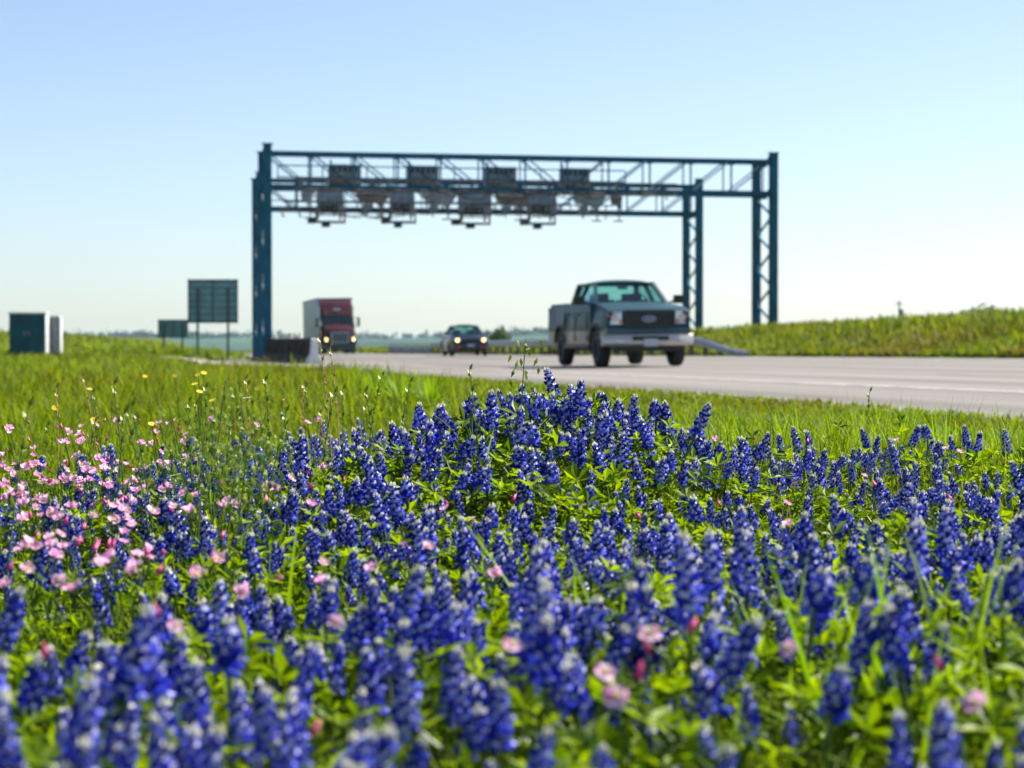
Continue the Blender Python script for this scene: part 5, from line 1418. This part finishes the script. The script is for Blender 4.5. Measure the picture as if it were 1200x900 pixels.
for k, (px, d) in enumerate(((932, 7.6), (850, 8.4), (880, 8.0), (1010, 7.9), (1060, 7.6), (1120, 7.7), (1175, 7.5), (790, 8.6), (960, 8.1), (915, 7.9), (945, 7.7), (825, 8.2), (1035, 8.2), (1090, 7.9), (1150, 7.8), (985, 7.4), (765, 8.3), (1195, 7.8), (870, 7.4), (1105, 7.2), (1045, 7.1))):
    broad('spiky grass tuft on the crest of the verge in front of the road at right', px, 480, d, 38, .32, .0055, 90 + k, 'spiky grass tufts along the verge')
for k, (px, d) in enumerate(((470, 16), (505, 15), (440, 18))):
    broad(['bright tall grass tuft beside the road left of the mound', 'rightmost bright grass tuft at the road edge left of the mound', 'leftmost bright grass tuft at the road edge left of the mound'][k], px, 440, d, 60, .36, .014, 120 + k)

# ------------------------------------------------------------------ air, light, camera
hb = MB().box((0, 0, 3.5), (3150, 3150, 10.5)); hz_o = hb.build('haze', [])
hm = bpy.data.materials.new('pale_air'); hm.use_nodes = True; nt = hm.node_tree; nt.nodes.clear()
ho = nt.nodes.new('ShaderNodeOutputMaterial'); pv = nt.nodes.new('ShaderNodeVolumePrincipled')
pv.inputs['Color'].default_value = (0.62, 0.90, 1.0, 1); pv.inputs['Density'].default_value = 0.00007; pv.inputs['Anisotropy'].default_value = 0.2
nt.links.new(pv.outputs[0], ho.inputs['Volume'])
hz_o.data.materials.append(hm); tag(hz_o, kind='stuff')

SUN_AZ, SUN_EL = R(56), R(44)          # azimuth clockwise from +Y
w = bpy.data.worlds.new('World'); SC.world = w; w.use_nodes = True
nt = w.node_tree; bg = nt.nodes['Background']; sky = nt.nodes.new('ShaderNodeTexSky'); sky.sky_type = 'NISHITA'
sky.sun_disc = False; sky.sun_elevation = SUN_EL; sky.sun_rotation = SUN_AZ
sky.air_density = 0.74; sky.dust_density = 0.62; sky.ozone_density = 3.0; sky.altitude = 100
bg.inputs['Strength'].default_value = 0.062
hs = nt.nodes.new('ShaderNodeHueSaturation'); hs.inputs['Saturation'].default_value = 0.92
tn = nt.nodes.new('ShaderNodeMix'); tn.data_type = 'RGBA'; tn.blend_type = 'MULTIPLY'; tn.inputs[0].default_value = 1.0; tn.inputs[7].default_value = (1.0, 0.99, 0.975, 1)
nt.links.new(sky.outputs[0], hs.inputs['Color']); nt.links.new(hs.outputs[0], tn.inputs[6]); nt.links.new(tn.outputs[2], bg.inputs[0])
sl = bpy.data.lights.new('sun', 'SUN'); sl.energy = 5.0; sl.angle = R(0.53); sl.color = (1.0, 0.95, 0.86)
so = bpy.data.objects.new('sun', sl); COL.objects.link(so)
sd = Vector((math.sin(SUN_AZ) * math.cos(SUN_EL), math.cos(SUN_AZ) * math.cos(SUN_EL), math.sin(SUN_EL)))
so.rotation_euler = sd.to_track_quat('Z', 'Y').to_euler(); so.location = sd * 60

cam = bpy.data.cameras.new('camera'); co = bpy.data.objects.new('camera', cam); COL.objects.link(co)
cam.sensor_width = 36; cam.lens = 36 * F / 1200; cam.clip_start = .05; cam.clip_end = 12000
co.location = (0, 0, CH); co.rotation_euler = (R(90) - math.atan((450 - HY) / F), 0, 0)
cam.dof.use_dof = True; cam.dof.focus_distance = 5.6; cam.dof.aperture_fstop = 7.0; cam.dof.aperture_blades = 9
SC.camera = co
SC.view_settings.view_transform = 'Standard'; SC.view_settings.look = 'None'; SC.view_settings.gamma = 1; SC.view_settings.exposure = 1.42
SC.cycles.max_bounces = 8; SC.cycles.transparent_max_bounces = 12; SC.cycles.volume_bounces = 1; SC.cycles.use_denoising = True
SC.cycles.sample_clamp_indirect = 6.0
